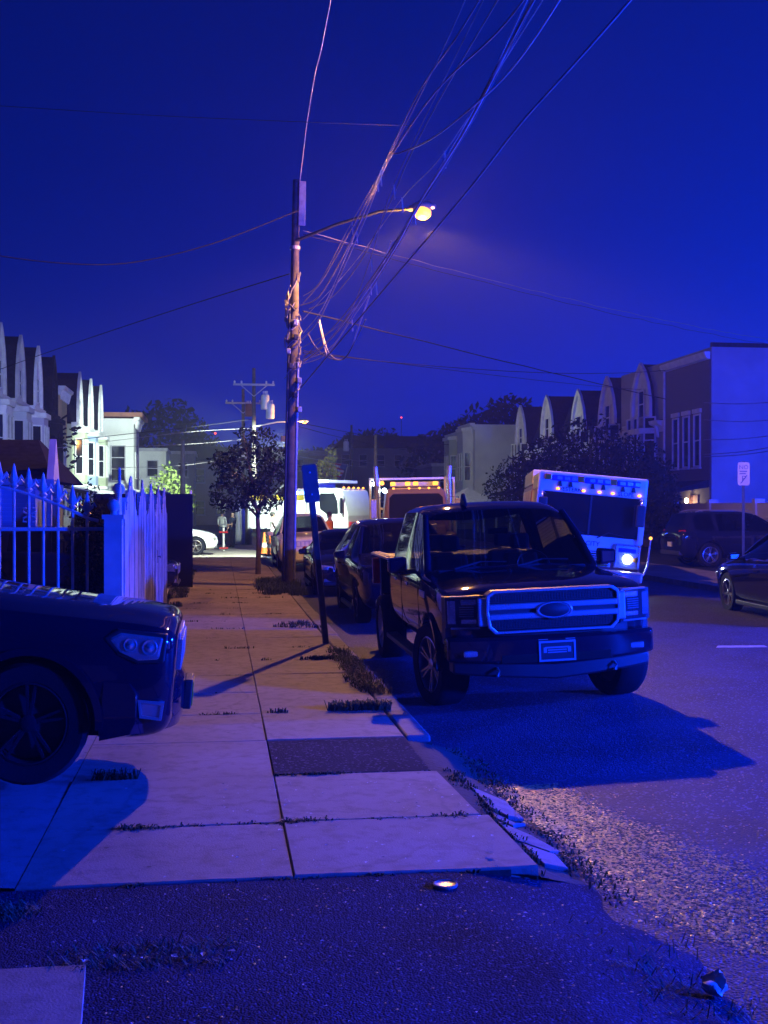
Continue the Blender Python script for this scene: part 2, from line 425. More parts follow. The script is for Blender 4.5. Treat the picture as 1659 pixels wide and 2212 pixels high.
# sidewalk bed with individual slabs
bed = MB(); bed.box(-1.02, 1.50, 5.86, 44, -.02, .112)
bed.box(1.50, 1.72, 9.30, 44, -.02, .07); pass
sidewalk = tag(bed.build('sidewalk', MT['soil']), 'pavement of pale concrete slabs with weedy joints', kind='structure')
ys = [5.86, 6.87] + [8.09 + 1.22 * k for k in range(30)]
rs = random.Random(3)
for k in range(len(ys) - 1):
    y0, y1 = ys[k], ys[k + 1]
    for c, (x0, x1) in enumerate(((-1.0, .37), (.37, 1.62 if k < 2 else 1.49))):
        g = .0035; b = MB()
        dz = [.130 + rs.uniform(-.004, .004) + rs.uniform(-.003, .003) for _ in range(4)]
        j = lambda: rs.uniform(-.006, .006)
        n = 6
        # edges with small chips
        base = [(x0 + g + (x1 - x0 - 2 * g) * i / n, y0 + g + abs(j()) * (1.6 if k < 3 else 1)) for i in range(n + 1)]
        top = [(x1 - g - (x1 - x0 - 2 * g) * i / n, y1 - g - abs(j())) for i in range(n + 1)]
        if k == 1 and c == 1: base[-1] = (x1 - .05, y0 + .03); top[0] = (x1 - .10, y1 - .02)
        if k == 0 and c == 1: base[-1] = (x1 + .03, y0 + .02); base[-2] = (x1 - .12, y0 + .006)
        poly = base + top
        zt = lambda x, y: (dz[0] * (x1 - x) * (y1 - y) + dz[1] * (x - x0) * (y1 - y) + dz[2] * (x - x0) * (y - y0) + dz[3] * (x1 - x) * (y - y0)) / ((x1 - x0) * (y1 - y0))
        m = len(poly)
        ins = [(x + (.005 if x < (x0 + x1) / 2 else -.005) * (1 if abs(x - (x0 + x1) / 2) > (x1 - x0) * .45 else 0), y + (.006 if y < (y0 + y1) / 2 else -.006)) for x, y in poly]
        vs = [(x, y, .03) for x, y in poly] + [(x, y, zt(x, y) - .006) for x, y in poly] + [(x, y, zt(x, y)) for x, y in ins]
        fs = []
        for i in range(m):
            q = (i + 1) % m
            fs += [(i, q, m + q, m + i), (m + i, m + q, 2 * m + q, 2 * m + i)]
        fs.append(tuple(2 * m + i for i in range(m)))
        b.add(vs, fs)
        b.build('slab', MT['asphalt_patch'] if (k == 2 and c == 1) else MT['concrete'], sidewalk)
b = MB(); b.add([(-7, 2.6, .132), (-.62, 2.6, .128), (-.66, 3.55, .13), (-.56, 3.9, .13), (-.50, 4.3, .131), (-.545, 4.84, .132), (-7, 4.88, .134),
                 (-7, 2.6, .05), (-.60, 2.6, .05), (-.64, 3.55, .05), (-.54, 3.9, .05), (-.48, 4.3, .05), (-.53, 4.86, .05), (-7, 4.9, .05)],
                [(0, 1, 2, 3, 4, 5, 6)] + [(7 + i, 7 + (i + 1) % 7, (i + 1) % 7, i) for i in range(7)])
b.build('slab', MT['concrete'], sidewalk)

# kerb: stones along the road, broken ones near the camera
kerb = tag(sheet('kerb', 1.69, 1.70, 9.3, 44, .0, MT['concrete_dark']), 'concrete kerb along the parked vehicles')
for k in range(18):
    y0 = 9.35 + k * 1.9; b = MB()
    if y0 > 43: break
    b.box(1.51, 1.72 + rs.uniform(-.01, .01), y0 + .01, y0 + 1.885, -.03, .128 + rs.uniform(-.012, .008))
    b.build('kerb_stone', MT['concrete_dark'], kerb, bevel=.018)
Z4 = lambda x, y: ((1000 + x / 1.3825) * .576, (2400 + y / 1.3825) * .576)
for poly in ([(1055, 755), (1240, 800), (1335, 880), (1250, 890), (1160, 862)], [(1165, 885), (1290, 930), (1345, 905), (1280, 945), (1185, 925)],
             [(1200, 940), (1380, 985), (1525, 1042), (1470, 1062), (1290, 1035)], [(1325, 1052), (1500, 1068), (1565, 1140), (1440, 1150), (1375, 1100)]):
    P = [ground_pt(*Z4(x, y), .09) for x, y in poly]; n = len(P); b = MB()
    b.add([(p.x, p.y, -.02) for p in P] + [(p.x, p.y, max(.004, .106 - max(0, p.x - 1.62) * .262) + .006 * rs.random()) for p in P], [(i, (i + 1) % n, n + (i + 1) % n, n + i) for i in range(n)] + [tuple(range(n, 2 * n))])
    b.build('kerb_stone', MT['concrete_dark'], kerb, bevel=.006)
kerb2 = tag(sheet('far_kerb', 11.55, 11.56, -20, 160, .0, MT['concrete_dark']), 'concrete kerb on the far side')
for k in range(30):
    b = MB(); b.box(11.56, 11.89, -10 + k * 4, -10 + k * 4 + 3.98, -.03, .14); b.build('kerb_stone', MT['concrete_dark'], kerb2)
# worn lane mark
mk = ground_pt(1608, 1402, .10); b = MB()
b.add([(mk.x - .42, mk.y - .05, road_z(mk.x - .42) + .006), (mk.x + .30, mk.y - .08, road_z(mk.x + .3) + .006), (mk.x + .34, mk.y + .12, road_z(mk.x + .34) + .006), (mk.x - .30, mk.y + .16, road_z(mk.x - .3) + .006)], [(0, 1, 2, 3)])
tag(b.build('lane_marking', mat('worn_road_paint', (.45, .45, .44), .7, var=.3, scale=9)), 'short worn white paint mark on the road', kind='structure')

# weeds, dry grass, litter
def blades(b, cx, cy, z, rx, ry, n, h, rnd, lean=.5, w=.006):
    for _ in range(n):
        a = rnd.uniform(0, 6.283); q = math.sqrt(rnd.random())
        x = cx + math.cos(a) * rx * q; y = cy + math.sin(a) * ry * q; hh = h * rnd.uniform(.4, 1.2)
        t = rnd.uniform(0, 6.283); dx, dy = math.cos(t) * lean * hh, math.sin(t) * lean * hh
        px, py = -math.sin(t) * w, math.cos(t) * w
        b.add([(x - px, y - py, z), (x + px, y + py, z), (x + dx * .5 + px * .7, y + dy * .5 + py * .7, z + hh * .7), (x + dx * .5 - px * .7, y + dy * .5 - py * .7, z + hh * .7), (x + dx, y + dy, z + hh * (.95 - .4 * lean))],
              [(0, 1, 2, 3), (3, 2, 4)])
wr = random.Random(11); b = MB()
for i in range(46):                                   # along the joint nearest the camera
    q_ = wr.random(); blades(b, wr.uniform(-.75, 1.45), 6.87 + wr.uniform(-.02, .02), .11, .03 + .10 * q_, .012 + .02 * q_, int(4 + 60 * q_ * q_), .02 + .05 * q_ * wr.random(), wr, .4 + q_)
for i in range(16): blades(b, wr.uniform(.40, 1.0), 8.07, .11, .06, .016, wr.randint(6, 22), .05, wr)
for i in range(60): blades(b, 1.66 + wr.uniform(-.05, .06), wr.uniform(5.9, 8.3), .06, .04, .08, 16, .05, wr)
for i in range(110): yy_ = wr.uniform(5.5, 9.2); blades(b, 1.96 + wr.uniform(-.12, .07) + (7.4 - yy_) * .03, yy_, .02, .06, .10, 9, .030, wr, 1.1)
blades(b, -.72, 8.12, .12, .16, .05, 150, .10, wr, .7)
blades(b, .52, 10.55, .12, .09, .03, 60, .06, wr)
blades(b, 1.22, 10.6, .12, .24, .06, 420, .12, wr, .7)
blades(b, 1.45, 10.62, .12, .12, .10, 200, .12, wr, .7)
for i in range(26): blades(b, 1.52 + wr.uniform(-.10, .10), wr.uniform(11.2, 15.4), .10, .09, .22, 60, .13, wr, .8)
for i in range(14): blades(b, wr.uniform(1.0, 1.5), 14.2 + wr.uniform(-.06, .06), .12, .08, .03, 26, .07, wr)
for i in range(14): blades(b, wr.uniform(.9, 1.5), 18.3 + wr.uniform(-.5, .5), .12, .12, .05, 26, .08, wr)
for i in range(60): blades(b, wr.uniform(.95, 1.75), wr.uniform(24.6, 29.5), .12, .18, .2, 60, .20, wr, .7)
for i in range(70): blades(b, wr.uniform(-1.0, -.72), wr.uniform(11.5, 34), .12, .08, .16, 30, .12, wr, .7)
for i in range(22): blades(b, wr.uniform(-.5, 1.3), 5.85 + wr.uniform(-.02, .02), .10, .07, .02, 12, .035, wr)
for yj in ys[4:22]:
    for i in range(wr.randint(1, 5)):
        q_ = wr.random(); blades(b, wr.uniform(-.95, 1.45), yj, .115, .04 + .22 * q_, .015, int(6 + 40 * q_), .02 + .04 * wr.random(), wr, .8)
tag(b.build('weeds', MT['grass']), 'weeds growing in the pavement joints and along the kerb', kind='stuff')
b = MB()
for i in range(60): blades(b, wr.uniform(1.25, 2.05), wr.uniform(3.6, 5.2), .06, .10, .05, 9, .05, wr, 1.7, .003)
for i in range(40): blades(b, wr.uniform(-.65, .05), 4.95 + wr.uniform(-.14, .1), .11, .09, .05, 9, .05, wr, 1.7, .003)
for i in range(16): blades(b, -.95 + wr.uniform(-.1, .12), 5.55 + wr.uniform(-.1, .1), .11, .08, .05, 12, .06, wr, 1.5, .003)
for i in range(16): blades(b, -.45 + wr.uniform(-.1, .1), wr.uniform(3.4, 4.4), .11, .06, .08, 8, .05, wr, 1.5, .003)
for i in range(20): blades(b, 1.55 + wr.uniform(-.1, .1), wr.uniform(11.5, 13.2), .12, .10, .12, 14, .14, wr, .8, .004)
tag(b.build('dry_grass', MT['drygrass']), 'dry grass stalks lying along the broken kerb', kind='stuff')
b = MB()
def scrap(x, y, z, s):
    t = wr.uniform(0, 6.28); c, sn = math.cos(t) * s, math.sin(t) * s; k = wr.uniform(.3, .8)
    b.add([(x + c, y + sn, z), (x - sn * k, y + c * k, z + s * .3), (x - c * .8, y - sn, z + s * .1), (x + sn * k, y - c * k, z + s * .25)], [(0, 1, 2, 3)])
for i in range(170): scrap(wr.uniform(.0, 1.55), wr.uniform(5.9, 7.9), .140, wr.choice((.006, .008, .010, .015)))
for i in range(40): scrap(wr.uniform(-.9, 1.4), wr.uniform(5.9, 15), .140, wr.choice((.006, .009, .014)))
for i in range(170): scrap(wr.uniform(-1.2, 1.4), wr.uniform(3.6, 5.8), .130, wr.choice((.005, .007, .010)))
for i in range(50):
    x = wr.uniform(1.9, 4.6); scrap(x, wr.uniform(3.6, 7.5), road_z(x) + .012, wr.choice((.005, .008, .010)))
scrap(1.43, 6.05, .142, .035)
for i in range(6): scrap(-.55 + .12 * i, 4.93 - wr.random() * .08, .135, .022)
tag(b.build('litter', MT['litter']), 'small pale scraps of litter strewn over slabs and asphalt', kind='stuff')
p = ground_pt(962, 1913, .125); b = MB(); b.lathe([(.060, 0), (.062, .010), (.055, .014), (.048, .009), (.020, .008), (0.0001, .008)], 22)
tag(b.build('can_lid', MT['satin'], smooth=40, loc=(p.x, p.y, .121)), 'round metal can lid lying on the black asphalt strip', 'lid')
p = ground_pt(1545, 2138, .05); b = MB(); b.ball((0, 0, .035), .045, 18, sz=.8)
b.v = [(x * (1 + .35 * math.sin(70 * y + z * 90)) + .012 * math.sin(130 * z), y * (1 + .4 * math.cos(91 * x + 40 * z)), max(0, z * (1 + .45 * math.sin(80 * x + 63 * y)))) for x, y, z in b.v]
tag(b.build('plastic_bag', MT['litter'], smooth=60, loc=(p.x, p.y, max(0, apron_z(p.x, p.y)) + .005)), 'crumpled white plastic bag on the road edge in front', 'bag')

# loose gravel in a wedge, added to stand in for glinting lamplight
gr = random.Random(21); vs = []; fs = []
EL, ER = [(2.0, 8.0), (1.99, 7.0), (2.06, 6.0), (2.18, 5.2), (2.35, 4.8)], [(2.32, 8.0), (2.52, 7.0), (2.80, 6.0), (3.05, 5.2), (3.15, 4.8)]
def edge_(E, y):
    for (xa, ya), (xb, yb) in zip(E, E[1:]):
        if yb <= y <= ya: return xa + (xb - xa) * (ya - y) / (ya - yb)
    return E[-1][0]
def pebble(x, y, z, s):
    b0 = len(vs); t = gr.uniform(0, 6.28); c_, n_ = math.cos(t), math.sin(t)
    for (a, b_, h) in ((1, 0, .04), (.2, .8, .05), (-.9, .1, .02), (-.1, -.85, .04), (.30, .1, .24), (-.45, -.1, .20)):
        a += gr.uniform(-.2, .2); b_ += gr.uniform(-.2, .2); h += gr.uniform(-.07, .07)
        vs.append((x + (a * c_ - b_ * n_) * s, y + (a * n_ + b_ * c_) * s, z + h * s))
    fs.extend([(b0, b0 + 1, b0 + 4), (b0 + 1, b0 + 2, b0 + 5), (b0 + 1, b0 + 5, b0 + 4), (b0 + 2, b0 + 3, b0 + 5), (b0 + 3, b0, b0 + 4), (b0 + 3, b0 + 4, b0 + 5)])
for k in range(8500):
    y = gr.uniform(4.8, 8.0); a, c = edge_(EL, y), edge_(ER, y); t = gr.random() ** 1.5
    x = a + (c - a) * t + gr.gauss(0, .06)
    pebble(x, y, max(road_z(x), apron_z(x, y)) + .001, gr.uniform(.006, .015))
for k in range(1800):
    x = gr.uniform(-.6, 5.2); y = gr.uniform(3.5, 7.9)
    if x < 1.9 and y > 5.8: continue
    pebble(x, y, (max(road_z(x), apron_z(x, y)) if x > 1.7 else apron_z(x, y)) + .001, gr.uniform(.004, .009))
b = MB(); b.add(vs, fs); tag(b.build('glint_gravel', MT['glint_stone']), 'loose pale gravel added beside the broken kerb, its gold colour standing in for lamp glints', kind='stuff')

# ------------------------------------------------------------------ vehicles
TMP = []
def evaluated(o):
    bpy.context.view_layer.update()
    dg = bpy.context.evaluated_depsgraph_get()
    return bpy.data.meshes.new_from_object(o.evaluated_get(dg))

def shell(st, slot, arches=(), rear_slot=None, cab=(), crease5=.55, sub=2):
    """Lofted closed car body. st: (y, zlow, zshoulder, ztop, wlow, wshoulder, wtop[, x of 7]); slot(seg, strip, side) -> material index."""
    bm = bmesh.new(); rings = []
    for i, s in enumerate(st):
        y, zl, zs, zt, wl, ws, wt = s[:7]
        cabin = zt - zs > .2
        h = [(0, zl), (wl * .8, zl), (wl, zl + .07), (ws, zl + (zs - zl) * .52), (ws * .997, zs - .07), (ws - .045, zs),
             (wt, zt - (.075 if cabin else .015)), (wt * (.80 if cabin else .66), zt - (.012 if cabin else -.012)), (0, zt + .02)]
        ring = [bm.verts.new((x, y, z)) for x, z in h] + [bm.verts.new((-x, y, z)) for x, z in h[7:0:-1]]
        rings.append(ring)
    cl = bm.edges.layers.float.new('crease_edge')
    for s in range(len(st) - 1):
        a, b = rings[s], rings[s + 1]
        for k in range(16):
            f = bm.faces.new((a[k], a[(k + 1) % 16], b[(k + 1) % 16], b[k]))
            strip, side = (k, 1) if k < 8 else (15 - k, -1)
            f.material_index = slot(s, strip, side)
    for ring, end in ((rings[0], 0), (rings[-1], 1)):
        P = ring
        fs = [bm.faces.new((P[0], P[1], P[15]))]
        for i in range(1, 7):
            f = bm.faces.new((P[i], P[i + 1], P[15 - i], P[16 - i]))
            if end and rear_slot and i == 5: f.material_index = rear_slot
        bm.faces.new((P[7], P[8], P[9]))
    bm.edges.ensure_lookup_table()
    for s in range(len(st) - 1):
        for k in (5, 11):
            e = bm.edges.get((rings[s][k], rings[s + 1][k]))
            if e: e[cl] = crease5
        for k in (6, 10):
            e = bm.edges.get((rings[s][k], rings[s + 1][k]))
            if e: e[cl] = .6
        for k in (7, 9):
            e = bm.edges.get((rings[s][k], rings[s + 1][k]))
            if e: e[cl] = .35
    for s in cab:                                        # keep glass corners tight
        for k in range(16):
            e = bm.edges.get((rings[s][k], rings[s][(k + 1) % 16]))
            if e: e[cl] = max(e[cl], .75 if k in (5, 6, 7, 8, 9, 10) else .2)
    for k in range(16):
        for s in (0, -1):
            e = bm.edges.get((rings[s][k], rings[s][(k + 1) % 16]))
            if e: e[cl] = .5
    bmesh.ops.recalc_face_normals(bm, faces=bm.faces)
    me = bpy.data.meshes.new('tmp'); bm.to_mesh(me); bm.free()
    for i in range(14): me.materials.append(MT['dark'])
    o = bpy.data.objects.new('tmp', me); C.objects.link(o)
    sd = o.modifiers.new('s', 'SUBSURF'); sd.levels = sub; sd.render_levels = sub
    cut = []
    for (y, z, r, w0, w1) in arches:
        for sx in (-1, 1):
            b = MB(); Mx = Matrix.Translation((sx * w0, y, z)) @ Matrix.Rotation(R(90) * sx, 4, 'Y')
            b.lathe([(r, 0), (r, w1 - w0)], 30, Mx)
            c = b.build('cut', [MT['dark']] * 2); c.data.polygons.foreach_set('material_index', [1] * len(c.data.polygons))
            md = o.modifiers.new('b', 'BOOLEAN'); md.operation = 'DIFFERENCE'; md.solver = 'EXACT'; md.object = c; cut.append(c)
    ev = evaluated(o)
    for c in cut + [o]:
        d = c.data; bpy.data.objects.remove(c); bpy.data.meshes.remove(d)
    return ev

def split(me, names, root, smooth=38):
    """names: {slot: (name, material[, parent slot])} -> one object for each material slot of me."""
    out = {}; by = {}
    names = dict(names); ym = sum(v.co.y for v in me.vertices) / max(1, len(me.vertices))
    for p in me.polygons:
        s = p.material_index
        if s == 1:                                       # one lining for each wheel
            s = 100 + (p.center.x > 0) + 2 * (p.center.y > ym); names[s] = names[1]
        by.setdefault(s, []).append(tuple(p.vertices))
    for s, (nm, m) in names.items():
        if s not in by: continue
        ids = {}; vs = []; fs = []
        for f in by[s]:
            q = []
            for i in f:
                if i not in ids: ids[i] = len(vs); vs.append(tuple(me.vertices[i].co))
                q.append(ids[i])
            fs.append(tuple(q))
        n = bpy.data.meshes.new(nm); n.from_pydata(vs, [], fs); n.materials.append(m)
        n.polygons.foreach_set('use_smooth', [True] * len(n.polygons)); n.set_sharp_from_angle(angle=R(smooth))
        o = bpy.data.objects.new(nm, n); C.objects.link(o); o.parent = root; out[s] = o
    bpy.data.meshes.remove(me)
    return out

WHEELS = {}
def wheel_mesh(r, w, spokes, rimm, double=False):
    key = (round(r, 3), round(w, 3), spokes, rimm.name, double)
    if key in WHEELS: return WHEELS[key]
    rr = r * .68
    t = MB(); t.lathe([(rr, -w / 2 + .01), (r * .93, -w / 2), (r * .985, -w / 2 + .03), (r, -w / 4), (r, w / 4), (r * .985, w / 2 - .03), (r * .93, w / 2), (rr, w / 2 - .01), (rr * .97, 0)], 36, closed=True)
    to = t.build('tyre', MT['tyre'], smooth=50)
    m = MB(); m.lathe([(rr * .99, w * .43), (rr * .93, w * .45), (rr * .90, w * .30), (rr * .92, -w * .2), (rr * .98, -w * .42)], 36, caps=False)
    for k in range(spokes):
        for q in ((-.10, .10) if double else (0,)):
            a = 2 * math.pi * k / spokes + q * 1.2
            Mx = Matrix.Rotation(a, 4, 'Z')
            hw = rr * (.055 if double else .11)
            m.hexa([(rr * .12, -hw * .9, w * .22), (rr * .93, -hw * .75, w * .34), (rr * .93, hw * .75, w * .34), (rr * .12, hw * .9, w * .22),
                    (rr * .12, -hw * .7, w * .33), (rr * .93, -hw * .55, w * .41), (rr * .93, hw * .55, w * .41), (rr * .12, hw * .7, w * .33)], 0, Mx)
    m.lathe([(rr * .20, w * .2), (rr * .20, w * .36), (rr * .12, w * .39), (.0001, w * .39)], 16)
    ro = m.build('rim', rimm, smooth=35)
    d = MB(); d.lathe([(rr * .86, w * .02), (rr * .86, w * .08), (rr * .3, w * .12), (.0001, w * .12)], 24)
    d.lathe([(.0001, -w * .3), (rr * .95, -w * .3), (rr * .95, -w * .26), (.0001, -w * .26)], 24)
    do = d.build('wheel', MT['plastic'], smooth=40)
    res = (to.data, ro.data, do.data)
    for o in (to, ro, do): bpy.data.objects.remove(o)
    WHEELS[key] = res
    return res

def add_wheels(root, ys_, track, r, w, spokes, rimm, double=False, steer=0, zc=None):
    t, m, d = wheel_mesh(r, w, spokes, rimm, double)
    for i, y in enumerate(ys_):
        for sx in (-1, 1):
            o = inst(d, 'wheel', root, (sx * track, y, r if zc is None else zc), (0, R(90) * sx, R(steer) if i == 0 else 0))
            inst(t, 'tyre', o); inst(m, 'rim', o)

def mirror_part(root, x, y, z, sx, paint, s=1.0, w=.24, h=.18):
    b = MB(); b.hexa([(x, y - .05 * s, z - h / 2), (x + sx * w, y - .01, z - h / 2 + .02), (x + sx * w, y + .10, z - h / 2 + .02), (x, y + .11, z - h / 2),
                      (x, y - .05 * s, z + h / 2), (x + sx * w, y - .01, z + h / 2 - .02), (x + sx * w, y + .10, z + h / 2 - .02), (x, y + .11, z + h / 2)])
    o = b.build('mirror', paint, root, bevel=.03, seg=3)
    b = MB(); b.box(min(x - sx * .10, x), max(x - sx * .10, x), y + .01, y + .07, z - h / 2, z - h / 2 + .05); b.build('mirror_arm', MT['plastic'], o)
    b = MB(); b.quad([(x + sx * .02, y + .113, z - h / 2 + .03), (x + sx * (w - .03), y + .104, z - h / 2 + .04), (x + sx * (w - .03), y + .104, z + h / 2 - .04), (x + sx * .02, y + .113, z + h / 2 - .03)])
    b.build('mirror_glass', MT['chrome'], o)
    return o

def lamp_block(root, name, poly, y0, y1, m, sx=1, inner=None, lens=None):
    """A headlamp or tail lamp: housing prism with bright inserts and a lens over it; poly in (x, z), sx mirrors it."""
    P = [(sx * x, z) for x, z in poly]
    b = MB(); b.prism(P, y0, y1, 'y'); o = b.build(name, m, root, bevel=.008)
    if inner:
        for k, (cx, cz, w, h) in enumerate(inner):
            q = MB(); q.box(sx * cx - w / 2, sx * cx + w / 2, y0 - .012, y0 + .02, cz - h / 2, cz + h / 2)
            q.build('reflector', MT['reflector'], o, bevel=.006)
    return o

def car(name, kind, loc, rot, paint, label, cat, group=None, rim='alloy', glassm='glass', headlit=False, taillit=False, plate=True, spokes=5, double=True, k=1.0, rails=False, tint_rear=True, lip=True):
    """kind: suv, sedan, hatch. Local frame: nose at y = 0, tail at +y, ground z = 0."""
    root = empty(name, loc, rot, label, cat, group)
    if kind == 'suv':
        L, Wd, r, fo, wb = 4.75, .965, .38, .90, 2.90
        st = [(0.00, .38, .93, .965, .76, .82, .62), (0.04, .30, 1.00, 1.035, .85, .90, .66), (.24, .26, 1.03, 1.065, .90, .94, .66), (.90, .26, 1.05, 1.10, .93, .965, .70),
              (1.36, .26, 1.075, 1.13, .94, .97, .74), (1.50, .26, 1.085, 1.155, .94, .97, .755), (2.22, .26, 1.10, 1.67, .94, .97, .62), (2.55, .26, 1.10, 1.725, .94, .97, .635),
              (2.66, .26, 1.10, 1.735, .94, .97, .635), (2.76, .26, 1.10, 1.74, .94, .97, .635), (3.55, .26, 1.11, 1.74, .94, .97, .63), (3.66, .26, 1.12, 1.735, .94, .97, .625),
              (4.28, .28, 1.14, 1.70, .93, .96, .605), (4.46, .30, 1.15, 1.67, .92, .95, .59), (4.66, .34, 1.10, 1.18, .88, .93, .66), (4.74, .42, .98, 1.03, .80, .86, .60)]
        wsg, rwg = 5, 13; side = {5: 2, 6: 2, 7: 2, 9: 3, 11: 4}; zbelt = 1.02
        names = {2: 'front_window', 3: 'rear_door_window', 4: 'quarter_window'}
        pil = (5, 6); cabs = (5, 6, 8, 9, 10, 11, 12, 13)
    elif kind == 'sedan':
        L, Wd, r, fo, wb = 4.70, .91, .33, .92, 2.75
        st = [(0.00, .36, .62, .66, .62, .66, .48), (0.07, .24, .74, .78, .76, .80, .58), (.28, .20, .80, .85, .85, .885, .64), (.92, .19, .86, .93, .89, .91, .68),
              (1.25, .19, .89, .96, .89, .915, .70), (1.40, .19, .90, .985, .89, .915, .71), (2.20, .19, .92, 1.38, .89, .915, .56), (2.5, .19, .925, 1.43, .89, .915, .575),
              (2.58, .19, .93, 1.435, .89, .915, .575), (2.68, .19, .93, 1.435, .89, .915, .575), (3.35, .19, .94, 1.39, .89, .915, .55), (3.45, .19, .945, 1.37, .89, .915, .54),
              (3.52, .2, .95, 1.35, .89, .91, .53), (4.10, .22, .96, 1.04, .88, .905, .68), (4.58, .28, .93, .99, .82, .86, .62), (4.68, .36, .80, .85, .74, .78, .54)]
        wsg, rwg = 5, 12; side = {5: 2, 6: 2, 7: 2, 9: 3}; zbelt = .84
        names = {2: 'front_window', 3: 'rear_door_window'}
        cabs = (5, 6, 8, 9, 10, 12, 13)
    else:                                               # hatch: smooth electric fastback
        L, Wd, r, fo, wb = 4.75, .96, .37, .86, 2.89
        st = [(0.00, .34, .62, .67, .60, .66, .46), (0.08, .24, .76, .82, .78, .84, .56), (.30, .20, .86, .92, .88, .93, .62), (.90, .19, .95, 1.03, .93, .96, .68),
              (1.15, .19, .98, 1.07, .93, .965, .70), (1.28, .19, 1.00, 1.10, .93, .965, .71), (2.25, .19, 1.05, 1.58, .93, .965, .58), (2.6, .19, 1.06, 1.63, .93, .965, .59),
              (2.70, .19, 1.06, 1.635, .93, .965, .59), (2.78, .19, 1.07, 1.635, .93, .965, .59), (3.6, .19, 1.09, 1.56, .93, .965, .56), (3.7, .2, 1.10, 1.53, .93, .96, .55),
              (3.8, .2, 1.11, 1.50, .92, .96, .54), (4.45, .26, 1.10, 1.16, .88, .92, .64), (4.65, .30, 1.0, 1.05, .82, .86, .58), (4.74, .40, .84, .88, .72, .76, .5)]
        wsg, rwg = 5, 12; side = {5: 2, 6: 2, 7: 2, 9: 3}; zbelt = .92
        names = {2: 'front_window', 3: 'rear_door_window'}
        cabs = (5, 6, 8, 9, 10, 12, 13)
    def slot(s, strip, sd):
        if strip in (6, 7) and s == wsg: return 2
        if strip in (6, 7) and s == rwg: return 3
        if strip == 5 and s in side: return 4 + (side[s] - 2) * 2 + (sd > 0)
        return 0
    me = shell(st, slot, [(fo, r * .98, r * 1.16, Wd - .34, Wd + .2), (fo + wb, r * .98, r * 1.16, Wd - .34, Wd + .2)], cab=cabs)
    g = MT[glassm]; gr = MT['glass_dark'] if tint_rear else g
    nm = {0: ('body', paint), 1: ('wheel_well', MT['dark']), 2: ('windshield', g), 3: ('rear_window', gr)}
    for q, s in names.items():
        for sd in (0, 1): nm[4 + (q - 2) * 2 + sd] = (s, g if q == 2 else gr)
    split(me, nm, root)
    # A pillars, sills, seats
    a, bq = st[wsg], st[wsg + 1]
    for sx in (-1, 1):
        b = MB(); b.tube([(sx * (a[6] + .02), a[0] + .02, a[3] - .005), (sx * (bq[6] * .55 + a[6] * .45 + .015), (a[0] + bq[0]) / 2, (a[3] + bq[3]) / 2 - .012), (sx * (bq[6] + .005), bq[0], bq[3] - .065)], .032, 6)
        b.build('pillar', paint, root, smooth=60)
        b = MB(); b.box(sx * .93 - .03, sx * .93 + .03, fo + r * 1.3, fo + wb - r * 1.3, .19, .27); b.build('sill', MT['plastic'], root, bevel=.015)
        for y in (2.35, 3.3):
            b = MB(); b.bc((sx * (st[4][5] + .008), y, zbelt - .08), (.03, .2, .03)); b.build('door_handle', paint, root, bevel=.008)
        mirror_part(root, sx * (Wd - .02) + sx * .06, st[wsg][0] + .32, st[wsg][2] + .07, sx, paint, w=.19, h=.15)
        b = MB(); b.box(sx * .38 - .24, sx * .38 + .24, 2.35, 2.5, .5, 1.12); b.box(sx * .38 - .11, sx * .38 + .11, 2.38, 2.47, 1.14, st[7][3] - .28); b.build('seat', MT['seat'], root, bevel=.05)
    b = MB(); b.box(-.74, .74, st[wsg][0] + .2, st[wsg][0] + .5, st[wsg][2] - .35, st[wsg][2] - .02); b.build('dashboard', MT['plastic'], root, bevel=.05)
    zf = st[2][3]; zb_ = st[1][2]
    for sx in (-1, 1):
        zt = zb_ - .02
        poly = [(.46, zt - .16), (.50, zt - .03), (.80, zt + .015), (.865, zt - .03), (.84, zt - .15), (.62, zt - .18)]
        b = MB()
        def bend(x): return .02 + .30 * max(0, (x - .40)) ** 1.7
        n = len(poly)
        b.add([(sx * x, bend(x) - .025, z) for x, z in poly] + [(sx * x, bend(x) + .16, z) for x, z in poly], [(i, (i + 1) % n, n + (i + 1) % n, n + i) for i in range(n)] + [tuple(range(n))[::-1], tuple(range(n, 2 * n))])
        hl = b.build('headlight', MT['e_white'] if headlit else MT['reflector'], root, bevel=.01)
        q = MB(); q.box(sx * .66 - .07, sx * .66 + .07, bend(.66) - .045, bend(.66), zt - .11, zt - .03); q.build('projector', MT['chrome'], hl, bevel=.02)
        ye = st[-2][0]; zt = st[-2][2]
        poly = [(.58, zt - .10), (.60, zt + .04), (.84, zt + .06), (.89, zt + .02), (.86, zt - .13), (.66, zt - .14)]
        b = MB(); b.add([(sx * x, ye + .055 - .30 * max(0, x - .58), z) for x, z in poly] + [(sx * x, ye - .16, z) for x, z in poly], [(i, (i + 1) % n, n + (i + 1) % n, n + i) for i in range(n)] + [tuple(range(n)), tuple(range(n, 2 * n))[::-1]])
        b.build('taillight', MT['e_red'] if taillit else MT['red_lens'], root, bevel=.01)
        if lip:
            b = MB(); b.box(sx * .62 - .09, sx * .62 + .09, .02, .10, .34, .42); b.build('fog_light', MT['reflector'], root, bevel=.012)
    zt = zb_ - .06
    b = MB(); b.ring([(-.44, zt - .17), (.44, zt - .17), (.47, zt), (-.47, zt)], [(-.42, zt - .15), (.42, zt - .15), (.44, zt - .02), (-.44, zt - .02)], -.012, .05)
    gr_ = b.build('grille', MT['satin'], root, bevel=.005)
    b = MB(); b.box(-.43, .43, .012, .06, zt - .16, zt - .01); b.build('grille_insert', MT['dark'], gr_)
